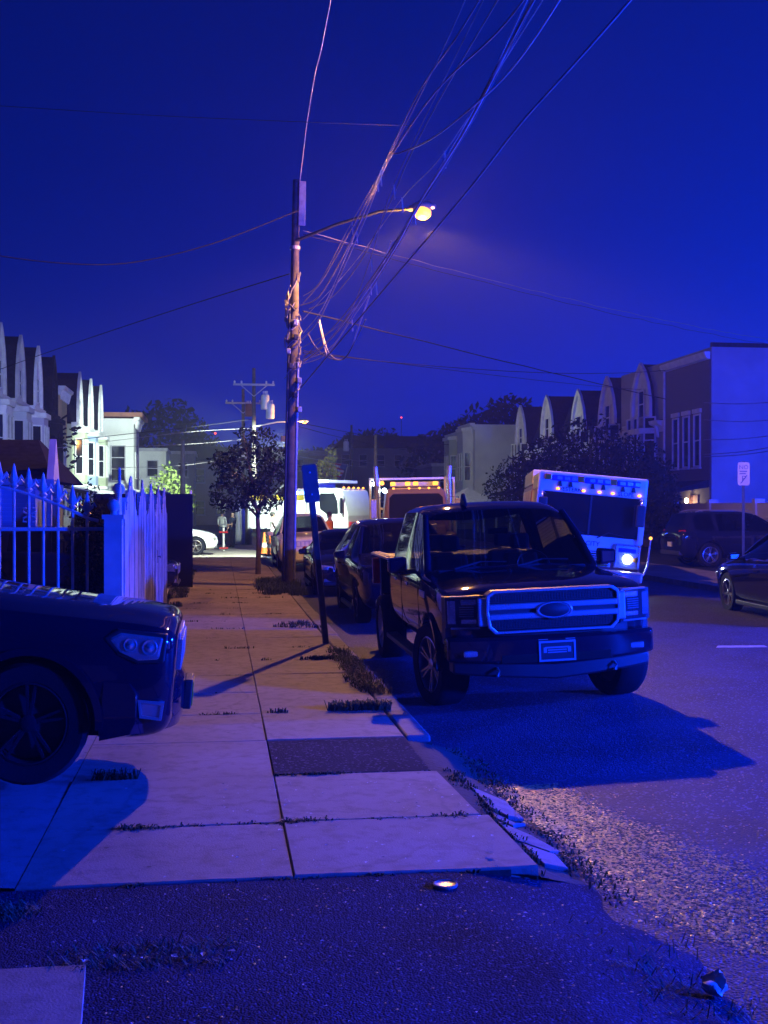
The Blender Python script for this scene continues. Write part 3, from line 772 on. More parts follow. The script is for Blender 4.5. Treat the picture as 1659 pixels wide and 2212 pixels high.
    for i in range(7):
        b = MB(); b.box(-.40 + i * .128, -.368 + i * .128, -.008, .02, zt - .15, zt - .02); b.build('grille_bar', MT['satin'], gr_)
    if lip:
        b = MB(); b.box(-.72, .72, -.02, .12, .26, .34); b.build('bumper_lip', MT['plastic'], root, bevel=.03)
    ye = st[-1][0]
    b = MB(); b.box(-.76, .76, ye - .16, ye + .03, .36, .50); b.build('rear_bumper', MT['plastic'], root, bevel=.03)
    if plate:
        b = MB(); b.box(-.15, .15, -.035, -.02, .44, .59); b.build('license_plate', MT['sign_face'], root)
        b = MB(); b.box(-.15, .15, ye + .012, ye + .03, .62, .77); b.build('license_plate', MT['sign_face'], root)
    if rails:
        for sx in (-1, 1):
            b = MB(); b.tube([(sx * .60, 2.3, st[7][3] - .02), (sx * .61, 2.45, st[7][3] + .04), (sx * .60, 3.9, st[7][3] + .045), (sx * .585, 4.15, st[7][3] - .01)], .014, 6); b.build('roof_rail', MT['satin'], root, smooth=60)
    add_wheels(root, (fo, fo + wb), Wd - .13, r, .23, spokes, MT[rim], double)
    return root

# ------------------------------------------------------------------ the pickup truck
def pickup(loc, rot):
    root = empty('pickup_truck', loc, rot, 'dark crew cab pickup truck facing the camera at the kerb, chrome bar grille', 'pickup truck')
    paint = MT['paint_brown']
    st = [(0.10, .58, 1.13, 1.165, .84, .88, .66), (0.17, .52, 1.17, 1.205, .94, .975, .78), (.45, .50, 1.205, 1.245, .985, 1.01, .82), (.95, .50, 1.23, 1.275, .99, 1.015, .84),
          (1.40, .50, 1.255, 1.30, .99, 1.015, .87), (1.55, .50, 1.265, 1.315, .99, 1.015, .885), (2.27, .50, 1.275, 1.94, .99, 1.015, .775), (2.55, .50, 1.28, 2.005, .99, 1.015, .785),
          (2.78, .50, 1.28, 2.015, .99, 1.015, .79), (2.90, .50, 1.28, 2.015, .99, 1.015, .79), (3.72, .50, 1.285, 2.005, .99, 1.015, .78), (3.84, .50, 1.285, 1.995, .99, 1.015, .775), (3.95, .52, 1.285, 1.94, .98, 1.0, .75)]
    side = {5: 4, 6: 4, 7: 4, 9: 6}
    def slot(s, strip, sd):
        if strip in (6, 7) and s == 5: return 2
        if strip == 5 and s in side: return side[s] + (sd > 0)
        return 0
    me = shell(st, slot, [(.96, .42, .50, .62, 1.3)], rear_slot=3, cab=(5, 6, 8, 9, 10, 11, 12))
    split(me, {0: ('body', paint), 1: ('wheel_well', MT['dark']), 2: ('windshield', MT['glass']), 3: ('rear_window', MT['glass']), 4: ('front_window', MT['glass']), 5: ('front_window', MT['glass']),
               6: ('rear_door_window', MT['glass']), 7: ('rear_door_window', MT['glass'])}, root)
    for sx in (-1, 1):
        b = MB(); b.tube([(sx * .905, 1.56, 1.30), (sx * .85, 1.92, 1.625), (sx * .785, 2.28, 1.88)], [.04, .038, .036], 8); b.build('pillar', paint, root, smooth=60)
        # arch flare
        arc = [(.96 + .52 * math.cos(t), .42 + .52 * math.sin(t)) for t in [math.pi * i / 18 for i in range(19)]]
        inn = [(.96 + .47 * math.cos(t), .42 + .47 * math.sin(t)) for t in [math.pi * i / 18 for i in range(19)]]
        b = MB(); n = 19
        vs = [(sx * .99, y, z) for y, z in arc] + [(sx * 1.035, y, z) for y, z in arc] + [(sx * 1.035, y, z) for y, z in inn] + [(sx * .97, y, z) for y, z in inn]
        b.add(vs, [(q * n + i, q * n + i + 1, (q + 1) * n + i + 1, (q + 1) * n + i) for q in range(3) for i in range(n - 1)])
        b.build('wheel_arch', paint, root, smooth=50)
        for y in (2.34, 3.28):
            b = MB(); b.box(sx * 1.012 - .006, sx * 1.012 + .006, y, y + .22, 1.12, 1.155); b.build('door_handle', MT['chrome'], root, bevel=.005)
        for y in (1.62, 2.84, 3.80):
            b = MB(); b.box(sx * 1.0105 - .004, sx * 1.0105 + .004, y, y + .012, .62, 1.24); b.build('door_gap', MT['dark'], root)
        b = MB(); b.box(sx * 1.0 - .07, sx * 1.0 + .07, 1.60, 3.9, .37, .43); b.build('running_board', MT['plastic'], root, bevel=.015)
        # tall door mirror with bright cap
        mo = mirror_part(root, sx * 1.08, 1.90, 1.37, sx, paint, w=.20, h=.19)
        b = MB(); b.box(sx * .98 - .02, sx * 1.14 + .02, 1.93, 1.99, 1.27, 1.31) if sx > 0 else b.box(-1.16, -.96, 1.93, 1.99, 1.27, 1.31)
        b.build('mirror_bracket', MT['plastic'], mo, bevel=.01)
        q = MB(); q.box(sx * 1.10 - .05, sx * 1.10 + .05, 1.845, 1.862, 1.262, 1.278); q.build('turn_signal', MT['amber_lens'], mo)
        b = MB(); b.box(sx * 1.004 - .010, sx * 1.004 + .010, 1.22, 1.52, 1.06, 1.13); b.build('fender_vent', MT['satin'], root, bevel=.006)
    # bed: walls, floor, rails, tailgate
    b = MB()
    for sx in (-1, 1):
        b.prism([(3.99, .56), (5.70, .60), (5.70, 1.33), (3.99, 1.33)], sx * .88, sx * 1.0, 'x')
    b.box(-.88, .88, 3.99, 4.05, .56, 1.33); b.box(-.88, .88, 4.05, 5.70, .72, .78)
    bed = b.build('bed', paint, root)
    for sx in (-1, 1):                                  # rear arches cut into the bed sides
        q = MB(); q.lathe([(.50, 0), (.50, .5)], 28, Matrix.Translation((sx * .74, 4.66, .42)) @ Matrix.Rotation(R(90) * sx, 4, 'Y'))
        c = q.build('cut', MT['dark']); md = bed.modifiers.new('b', 'BOOLEAN'); md.object = c; md.operation = 'DIFFERENCE'; TMP.append((bed, c))
    ev = evaluated(bed); bed.modifiers.clear(); bed.data = ev
    for o_, c in TMP: bpy.data.objects.remove(c)
    TMP.clear()
    for sx in (-1, 1):
        b = MB(); b.box(sx * .94 - .075, sx * .94 + .075, 3.99, 5.72, 1.332, 1.36); rl = b.build('bed_rail', MT['satin'], bed, bevel=.008)
        for k in range(3):
            b = MB(); b.box(sx * (.90 + .04 * k) - .008, sx * (.90 + .04 * k) + .008, 4.02, 5.70, 1.361, 1.372); b.build('rail_rib', MT['amber_lens'] if False else MT['satin'], bed)
        b = MB(); b.box(sx * .95 - .05, sx * .95 + .05, 5.69, 5.74, .92, 1.28); b.build('taillight', MT['red_lens'], root, bevel=.01)
    b = MB(); b.box(-.90, .90, 5.70, 5.76, .62, 1.34); b.build('tailgate', paint, root, bevel=.02)
    b = MB(); b.box(-.95, .95, 5.76, 5.92, .50, .68); b.build('rear_bumper', MT['chrome'], root, bevel=.03)
    for i in range(7):
        b = MB(); b.box(-.86, .86, 4.08 + i * .23, 4.29 + i * .23, 1.30, 1.335); b.build('tonneau_panel', MT['plastic'], bed, bevel=.006)
    # nose: bent panels follow the front's sweep
    def fy(x): return -.02 + .17 * (abs(x) / 1.0) ** 3.2
    def bent(name, poly, d0, d1, m, parent, n=14, bev=0, flat=False):
        """Extrude an (x, z) outline of two height curves along x; y follows fy(x)."""
        b = MB(); xs = [poly[0] + (poly[1] - poly[0]) * i / n for i in range(n + 1)]
        lo, hi = poly[2], poly[3]
        vs = []
        for x in xs:
            y = fy(x)
            vs += [(x, y + d0, lo(x)), (x, y + d0, hi(x)), (x, y + d1, hi(x)), (x, y + d1, lo(x))]
        fs = []
        for i in range(n):
            for q in range(4):
                fs.append((i * 4 + q, i * 4 + (q + 1) % 4, i * 4 + 4 + (q + 1) % 4, i * 4 + 4 + q))
        fs += [(0, 1, 2, 3), tuple(n * 4 + q for q in (3, 2, 1, 0))]
        b.add(vs, fs)
        return b.build(name, m, parent, smooth=40, bevel=bev)
    cst = lambda z: (lambda x: z)
    bent('nose_panel', (-.99, .99, cst(.70), lambda x: 1.175 - .03 * abs(x)), .05, .20, MT['plastic'], root)
    # bumper with lower valance
    bp = bent('bumper', (-1.0, 1.0, lambda x: .50 + .05 * abs(x), lambda x: .775), -.09, .10, paint, root, 18, .03)
    bent('valance', (-.95, .95, lambda x: .36 + .08 * abs(x), lambda x: .515 + .04 * abs(x)), -.055, .16, MT['plastic'], root, 14, .02)
    bent('lower_intake', (-.52, .52, cst(.535), cst(.61)), -.096, -.05, MT['dark'], bp)
    for sx in (-1, 1):
        b = MB(); b.box(sx * .79 - .075, sx * .79 + .075, fy(.79) - .105, fy(.79) - .02, .60, .66); fg = b.build('fog_light', MT['reflector'], root, bevel=.012)
        b = MB(); b.tube([(sx * .56, -.06, .49), (sx * .56, -.12, .47), (sx * .56, -.12, .43), (sx * .56, -.05, .42)], .014, 6); b.build('tow_hook', MT['steel'], root, smooth=60)
        for k in range(3):
            b = MB(); b.box(sx * .13 - .045 + .01 * k, sx * .13 + .045 - .01 * k, -.116, -.108, .735 - k * .02, .741 - k * .02); b.build('bumper_slot', MT['satin'], bp)
    # grille: frame, two meshes, two chrome bars, oval emblem
    out = [(-.575, 1.205), (.575, 1.205), (.635, 1.165), (.645, 1.01), (.625, .86), (.565, .80), (-.565, .80), (-.625, .86), (-.645, 1.01), (-.635, 1.165)]
    inn = [(x * .955, 1.01 + (z - 1.01) * .87) for x, z in out]
    b = MB(); b.ring(out, inn, -.055, .10, 'y'); grl = b.build('grille', MT['chrome'], root, bevel=.008)
    b = MB(); b.prism(inn, .05, .09, 'y'); b.build('grille_back', MT['dark'], grl)
    b = MB()
    for z0, z1 in ((1.085, 1.175), (.835, .925)):
        for i in range(45):
            x = -.595 + i * .02705
            if abs(x) < .605: b.box(x - .0035, x + .0035, -.020, .03, z0, z1)
        for i in range(6):
            z = z0 + (z1 - z0) * (i + .5) / 6; b.box(-.60, .60, -.022, .03, z - .0035, z + .0035)
    b.build('grille_mesh', MT['plastic'], grl)
    for z0, z1 in ((1.022, 1.082), (.930, .990)):
        b = MB(); b.box(-.615, .615, -.060, .02, z0, z1); b.build('grille_bar', MT['chrome'], grl, bevel=.012)
    b = MB(); b.box(-.62, .62, -.03, .02, .988, 1.024); b.build('grille_slot', MT['plastic'], grl)
    Mx = Matrix.Translation((0, -.060, 1.006)) @ Matrix.Rotation(R(90), 4, 'X') @ Matrix.Diagonal((1, .45, 1, 1))
    b = MB(); b.lathe([(.175, -.01), (.175, .022), (.160, .028), (.156, .018)], 36, Mx); em = b.build('emblem', MT['chrome'], grl, smooth=40)
    b = MB(); b.lathe([(.157, .012), (.13, .024), (.0001, .027)], 36, Mx); b.build('emblem_face', MT['plastic'], em, smooth=60)
    # stacked headlights that wrap the corner, with bright clamp round them
    for sx in (-1, 1):
        b = MB()
        for z0, z1, dy in ((.84, 1.165, .0),):
            n = 10; xs = [.665 + .325 * i / n for i in range(n + 1)]; vs = []
            for x in xs:
                y = fy(x) - .005; t = (x - .665) / .325
                vs += [(sx * x, y, z0 + .02 * t), (sx * x, y, z1 - .012 * t), (sx * x, y + .12, z1 - .012 * t), (sx * x, y + .12, z0 + .02 * t)]
            fs = [(i * 4 + q, i * 4 + (q + 1) % 4, i * 4 + 4 + (q + 1) % 4, i * 4 + 4 + q) for i in range(n) for q in range(4)] + [(0, 1, 2, 3), tuple(n * 4 + q for q in (3, 2, 1, 0))]
            b.add(vs, fs)
        hl = b.build('headlight', MT['plastic'], root, smooth=40)
        def blk(nm, x0, x1, z0, z1, d, m):
            q = MB(); ya, yb = fy(x0) - .005, fy(x1) - .005
            q.hexa([(sx * x0, ya - d, z0), (sx * x1, yb - d, z0), (sx * x1, yb + .02, z0), (sx * x0, ya + .02, z0), (sx * x0, ya - d, z1), (sx * x1, yb - d, z1), (sx * x1, yb + .02, z1), (sx * x0, ya + .02, z1)])
            return q.build(nm, m, hl, bevel=.006)
        blk('projector', .72, .86, 1.075, 1.13, .012, MT['reflector']); blk('projector', .72, .86, .90, .945, .012, MT['reflector'])
        for k in range(5): blk('reflector', .74, .87, .965 + k * .021, .978 + k * .021, .008, MT['satin'])
        blk('clamp', .675, .705, .87, 1.15, .012, MT['satin']); blk('clamp', .69, .95, 1.145, 1.162, .012, MT['satin']); blk('clamp', .69, .95, .852, .868, .012, MT['satin'])
        blk('side_marker', .905, .975, .90, 1.12, .010, MT['reflector'])
        # bar wings from the grille to the lamps
        q = MB(); q.box(sx * .665 - .045, sx * .665 + .045, -.02 + fy(.665) - .02, .08, .875, 1.14); q.build('lamp_wing', MT['satin'], root, bevel=.015)
        n = 10; q = MB(); vs = []
        for i in range(n + 1):
            x = .66 + .335 * i / n; t = i / n; y = fy(x) - .024
            vs += [(sx * x, y, .85 + .02 * t), (sx * x, y, 1.17 - .012 * t)]
        q.add(vs, [(i * 2, i * 2 + 1, i * 2 + 3, i * 2 + 2) for i in range(n)]); q.build('headlight_lens', MT['lens'], hl, smooth=60)
    # plate
    b = MB(); b.ring([(-.175, .535), (.175, .535), (.175, .725), (-.175, .725)], [(-.158, .553), (.158, .553), (.158, .707), (-.158, .707)], -.128, -.112); pl = b.build('license_plate', MT['satin'], root)
    b = MB(); b.box(-.158, .158, -.120, -.113, .553, .707); b.build('plate_panel', MT['plastic'], pl)
    for k, (z0, z1, w) in enumerate(((.655, .670, .115), (.633, .645, .09), (.612, .623, .09))):
        b = MB(); b.box(-w, w, -.124, -.121, z0, z1); b.build('plate_line', MT['grey_trim'], pl)
    for sx in (-1, 1):
        b = MB(); b.box(sx * .115 - .015, sx * .115 + .015, -.124, -.121, .615, .665); b.build('plate_mark', MT['grey_trim'], pl)
    # hood seams, wipers, cowl, antenna, cab interior
    b = MB(); b.box(-.80, .80, 1.50, 1.60, 1.300, 1.318); b.build('cowl', MT['plastic'], root, bevel=.008)
    for x0 in (-.62, .06):
        b = MB(); b.tube([(x0, 1.52, 1.33), (x0 + .30, 1.62, 1.385), (x0 + .58, 1.60, 1.375)], .010, 5); b.build('wiper', MT['plastic'], root)
    b = MB(); b.prism([(2.36, 1.985), (2.64, 2.005), (2.60, 2.07), (2.54, 2.13), (2.50, 2.13)], -.30 - .018, -.30 + .018, 'x'); b.build('antenna', MT['plastic'], root, bevel=.008)
    b = MB(); b.box(-.80, .80, 1.75, 2.05, .95, 1.30); dsh = b.build('dashboard', MT['plastic'], root, bevel=.06)
    b = MB(); b.lathe([(.19, -.015), (.205, 0), (.19, .015), (.175, 0)], 20, Matrix.Translation((.40, 2.16, 1.28)) @ Matrix.Rotation(R(65), 4, 'X'), closed=True); b.build('steering_wheel', MT['plastic'], root, smooth=60)
    for y in (2.72, 3.55):
        for sx in (-1, 1):
            b = MB(); b.hexa([(sx * .42 - .26, y - .05, .7), (sx * .42 + .26, y - .05, .7), (sx * .42 + .26, y + .10, .7), (sx * .42 - .26, y + .10, .7),
                              (sx * .42 - .20, y + .06, 1.42), (sx * .42 + .20, y + .06, 1.42), (sx * .42 + .20, y + .17, 1.42), (sx * .42 - .20, y + .17, 1.42)])
            b.box(sx * .42 - .12, sx * .42 + .12, y + .08, y + .17, 1.45, 1.64); b.build('seat', MT['seat'], root, bevel=.05)
    b = MB(); b.box(-.12, .12, 2.10, 2.14, 1.66, 1.73); b.build('cabin_mirror', MT['plastic'], root, bevel=.02)
    # chassis below
    b = MB()
    for sx in (-1, 1): b.box(sx * .48 - .05, sx * .48 + .05, .3, 5.6, .46, .60)
    b.tube([(-.8, 4.66, .42), (.8, 4.66, .42)], .06, 8); b.ball((.1, 4.66, .42), .15, 10); b.box(-.45, .45, .8, 1.2, .34, .5); b.tube([(-.7, .96, .42), (.7, .96, .42)], .04, 8)
    b.build('chassis', MT['plastic'], root)
    add_wheels(root, (.96, 4.66), .91, .42, .30, 6, MT['alloy'], True, steer=12)
    return root

pickup((3.12, 10.5, .04), (0, R(-2.3), R(-.6)))
JEEP = car('parked_suv', 'suv', (-.36, 8.62, .13), (R(4.6), 0, R(90)), MT['paint_black'], 'black SUV nosing over the pavement beside the iron gate', 'suv', rim='tyre', plate=False, lip=False)
JEEP.scale = (1.0, 1.0, 1.06)
for sx in (-1, 1):
    b = MB(); b.prism([(.10, .815), (.08, .96), (.36, .975), (.44, .93), (.36, .845), (.24, .80)], sx * .80, sx * .952, 'x'); hw = b.build('headlight', MT['reflector'], JEEP, bevel=.02)
    for yy_, zz_, rr_ in ((.17, .89, .052), (.295, .90, .045)):
        q = MB(); q.lathe([(rr_, 0), (rr_ * .9, .012), (rr_ * .55, .006), (rr_ * .5, .016), (.0001, .026)], 20, Matrix.Translation((sx * .952, yy_, zz_)) @ Matrix.Rotation(R(90) * sx, 4, 'Y')); q.build('projector', MT['reflector'], hw, smooth=35)
    q = MB(); q.prism([(.115, .825), (.10, .838), (.345, .862), (.35, .852), (.24, .815)], sx * .80, sx * .957, 'x'); q.build('light_strip', MT['reflector'], hw)
    b = MB(); b.prism([(.07, .80), (.06, .975), (.38, .99), (.47, .93), (.37, .83), (.24, .785)], sx * .79, sx * .945, 'x'); b.build('headlight_surround', MT['plastic'], hw, bevel=.01)
    b = MB(); b.ring([(.06, .44), (.05, .55), (.22, .56), (.20, .45)], [(.075, .455), (.068, .535), (.20, .545), (.185, .465)], sx * .78, sx * .925, 'x'); fw_ = b.build('fog_light', MT['satin'], JEEP)
    b = MB(); b.prism([(.075, .455), (.068, .535), (.20, .545), (.185, .465)], sx * .78, sx * .915, 'x'); b.build('fog_lens', MT['reflector'], fw_)
    arc = [(.90 + .475 * math.cos(t), .372 + .475 * math.sin(t)) for t in [math.pi * i / 20 for i in range(21)]]
    inn = [(.90 + .43 * math.cos(t), .372 + .43 * math.sin(t)) for t in [math.pi * i / 20 for i in range(21)]]
    b = MB(); n = 21; vs = [(sx * .95, y_, z_) for y_, z_ in arc] + [(sx * .995, y_, z_) for y_, z_ in arc] + [(sx * .995, y_, z_) for y_, z_ in inn] + [(sx * .93, y_, z_) for y_, z_ in inn]
    b.add(vs, [(q * n + i, q * n + i + 1, (q + 1) * n + i + 1, (q + 1) * n + i) for q in range(3) for i in range(n - 1)]); b.build('wheel_arch', MT['paint_black'], JEEP, smooth=50)
b = MB(); n = 12; vs = []
for i in range(n + 1):
    x = -.94 + 1.88 * i / n; yy = -.075 + .30 * (abs(x) / .94) ** 2.5
    vs += [(x, yy + .03, .30 + .05 * abs(x)), (x, yy, .42), (x, yy + .01, .60), (x, yy + .06, .66), (x, yy + .22, .66), (x, yy + .22, .30)]
b.add(vs, [(i * 6 + q, i * 6 + (q + 1) % 6, i * 6 + 6 + (q + 1) % 6, i * 6 + 6 + q) for i in range(n) for q in range(6)] + [tuple(range(6)), tuple(n * 6 + q for q in range(5, -1, -1))])
b.build('bumper', MT['paint_black'], JEEP, smooth=40)
for i in range(7):
    x = -.42 + i * .14; b = MB(); b.ring([(x - .05, .70), (x + .05, .70), (x + .05, .90), (x - .05, .90)], [(x - .035, .715), (x + .035, .715), (x + .035, .885), (x - .035, .885)], -.03, .03); b.build('grille_slot', MT['chrome'], JEEP, bevel=.004)
b = MB(); b.box(-.18, .18, -.115, -.06, .40, .60); b.build('plate_bracket', MT['plastic'], JEEP, bevel=.008)
b = MB(); b.box(-.16, .16, -.125, -.116, .42, .58); b.build('license_plate', MT['yellow'], JEEP)
car('parked_suv', 'suv', (3.25, 18.7, .04), (0, R(-2.2), 0), MT['paint_brown'], 'dark SUV parked directly behind the pickup truck', 'suv', rim='alloy_dark')
car('parked_car', 'sedan', (2.98, 25.3, .03), (0, R(-2.2), R(-.5)), MT['paint_black'], 'black car facing the camera between the pole and the dark SUV', 'car', rim='alloy_dark')
car('parked_suv', 'suv', (2.72, 35.2, .03), (0, R(-2), 0), MT['paint_white'], 'white SUV with its front half hidden behind the utility pole', 'suv', rim='alloy')
car('parked_suv', 'suv', (18.85, 35.0, .13), (0, 0, R(90)), MT['paint_black'], 'black SUV with red rear lights pulled off the far side of the road', 'suv', rim='alloy', rails=True, k=1)
car('electric_car', 'hatch', (10.36, 21.25, .07), (0, R(1.5), R(176)), MT['paint_navy'], 'dark fastback car at the edge of the picture, lit on its near fender', 'car', rim='alloy')
car('parked_car', 'sedan', (-.86, 24.6, .12), (R(1), 0, R(90)), MT['paint_navy'], 'dark car nose poking past the black fence screen', 'car', rim='alloy_dark', plate=False)
car('parked_car', 'sedan', (-.95, 40.2, .12), (0, 0, R(90)), MT['paint_black'], 'black car nose in front of the brightly lit white car', 'car', rim='alloy', plate=False)
car('parked_car', 'hatch', (-.12, 48.6, .03), (0, 0, R(90)), MT['paint_white'], 'white car standing in the floodlit patch by the officer', 'car', rim='alloy')
car('parked_car', 'sedan', (-2.1, 10.45, .30), (R(2), 0, R(90)), MT['paint_navy'], 'dark car showing only its bonnet behind the black SUV', 'car', plate=False)

# ------------------------------------------------------------------ police cars with blue roof lights
def police(loc, rot, label, power, far=False):
    r = car('police_car', 'suv', loc, rot, MT['paint_navy'] if not far else MT['paint_white'], label, 'police car', group='police cars with blue roof lights')
    b = MB(); b.box(-.62, .62, 2.70, 2.98, 1.78, 1.80); b.build('light_bar', MT['plastic'], r, bevel=.01)
    for i in range(6):
        b = MB(); b.box(-.60 + i * .2, -.42 + i * .2, 2.72, 2.96, 1.80, 1.90); b.build('beacon', MT['e_blue'], r, bevel=.015)
    if power:
        lamp('police_light', (0, 2.62, 2.02), power, BLUE, r, .25)
    return r
def added_ambulance(loc, rot, power, label):  # unseen vehicle, made up to hold a high blue light
    r = empty('added_ambulance', loc, rot, label, 'added_ambulance')
    b = MB(); b.box(-1.1, 1.1, 1.9, 5.6, .55, 2.75); b.build('body', MT['paint_white'], r, bevel=.06)
    b = MB(); b.prism([(0, .5), (0, 1.1), (.9, 1.35), (1.5, 2.1), (1.9, 2.2), (1.9, .5)], -.98, .98, 'x'); b.build('cab', MT['paint_white'], r, bevel=.05)
    b = MB(); b.prism([(.95, 1.42), (1.48, 2.05), (1.46, 2.07), (.93, 1.44)], -.9, .9, 'x'); b.build('windshield', MT['pane'], r)
    for x in (-.8, 0, .8):
        b = MB(); b.box(x - .25, x + .25, 1.84, 1.90, 2.45, 2.68); b.build('beacon', MT['e_blue'], r, bevel=.02)
    add_wheels(r, (.85, 4.4), .95, .38, .24, 6, MT['alloy'])
    lamp('unseen_blue_light', (0, 1.6, 2.9), power, BLUE, r, .25)
    return r
added_ambulance((9.2, 1.8, .07), (0, 0, R(-60)), 20000, 'ambulance with blue beacons on the road, unseen, put in to throw blue light into the street')
added_ambulance((15.0, 10.6, .13), (0, 0, R(-50)), 36000, 'second ambulance with blue beacons on the far lot, unseen, put in to light the road blue')
police((28.5, 29.0, .12), (0, 0, R(60)), 'unseen police car added on the far lot to light the big wall blue', 25000)  # out of view, added for its blue light on the far wall
police((4.55, 58.0, .10), (0, 0, 0), 'police car with lit blue beacons behind the utility pole', 500, True)

rt = empty('rescue_truck', (5.35, 66.0, .08), (0, 0, 0), 'tall rescue truck with rows of lit lamps behind the pole', 'truck')
b = MB(); b.box(-1.2, 1.2, 1.9, 7.5, .6, 3.0); b.build('body', MT['paint_white'], rt, bevel=.05)
b = MB(); b.prism([(0, .6), (0, 1.5), (.3, 2.5), (1.85, 2.6), (1.85, .6)], -1.15, 1.15, 'x'); b.build('cab', MT['paint_red'], rt, bevel=.05)
b = MB(); b.prism([(-.02, 1.55), (.27, 2.42), (.25, 2.44), (-.04, 1.55)], -1.0, 1.0, 'x'); b.build('windshield', MT['pane'], rt)
for k in range(7):
    b = MB(); b.bc((-1.05 + k * .35, .32, 2.72), (.26, .14, .14)); b.build('beacon', MT['e_blue'] if k % 2 else MT['e_white'], rt, bevel=.02)
for sx in (-1, 1):
    for q in range(2):
        b = MB(); b.bc((sx * (.62 + .3 * q), -.04, 1.05), (.22, .08, .2)); b.build('headlight', MT['e_white'], rt, bevel=.03)
add_wheels(rt, (.9, 5.6), .98, .5, .3, 8, MT['alloy'])

# ------------------------------------------------------------------ heavy vehicles
def text_part(txt, size, m, parent, loc, rot, ext=.002):
    cu = bpy.data.curves.new('t', 'FONT'); cu.body = txt; cu.size = size; cu.extrude = ext; cu.align_x = 'CENTER'; cu.resolution_u = 3
    o = bpy.data.objects.new('t', cu); C.objects.link(o)
    me = evaluated(o); bpy.data.objects.remove(o); bpy.data.curves.remove(cu)
    me.materials.clear(); me.materials.append(m); me.name = 'lettering'
    return inst(me, 'lettering', parent, loc, rot)

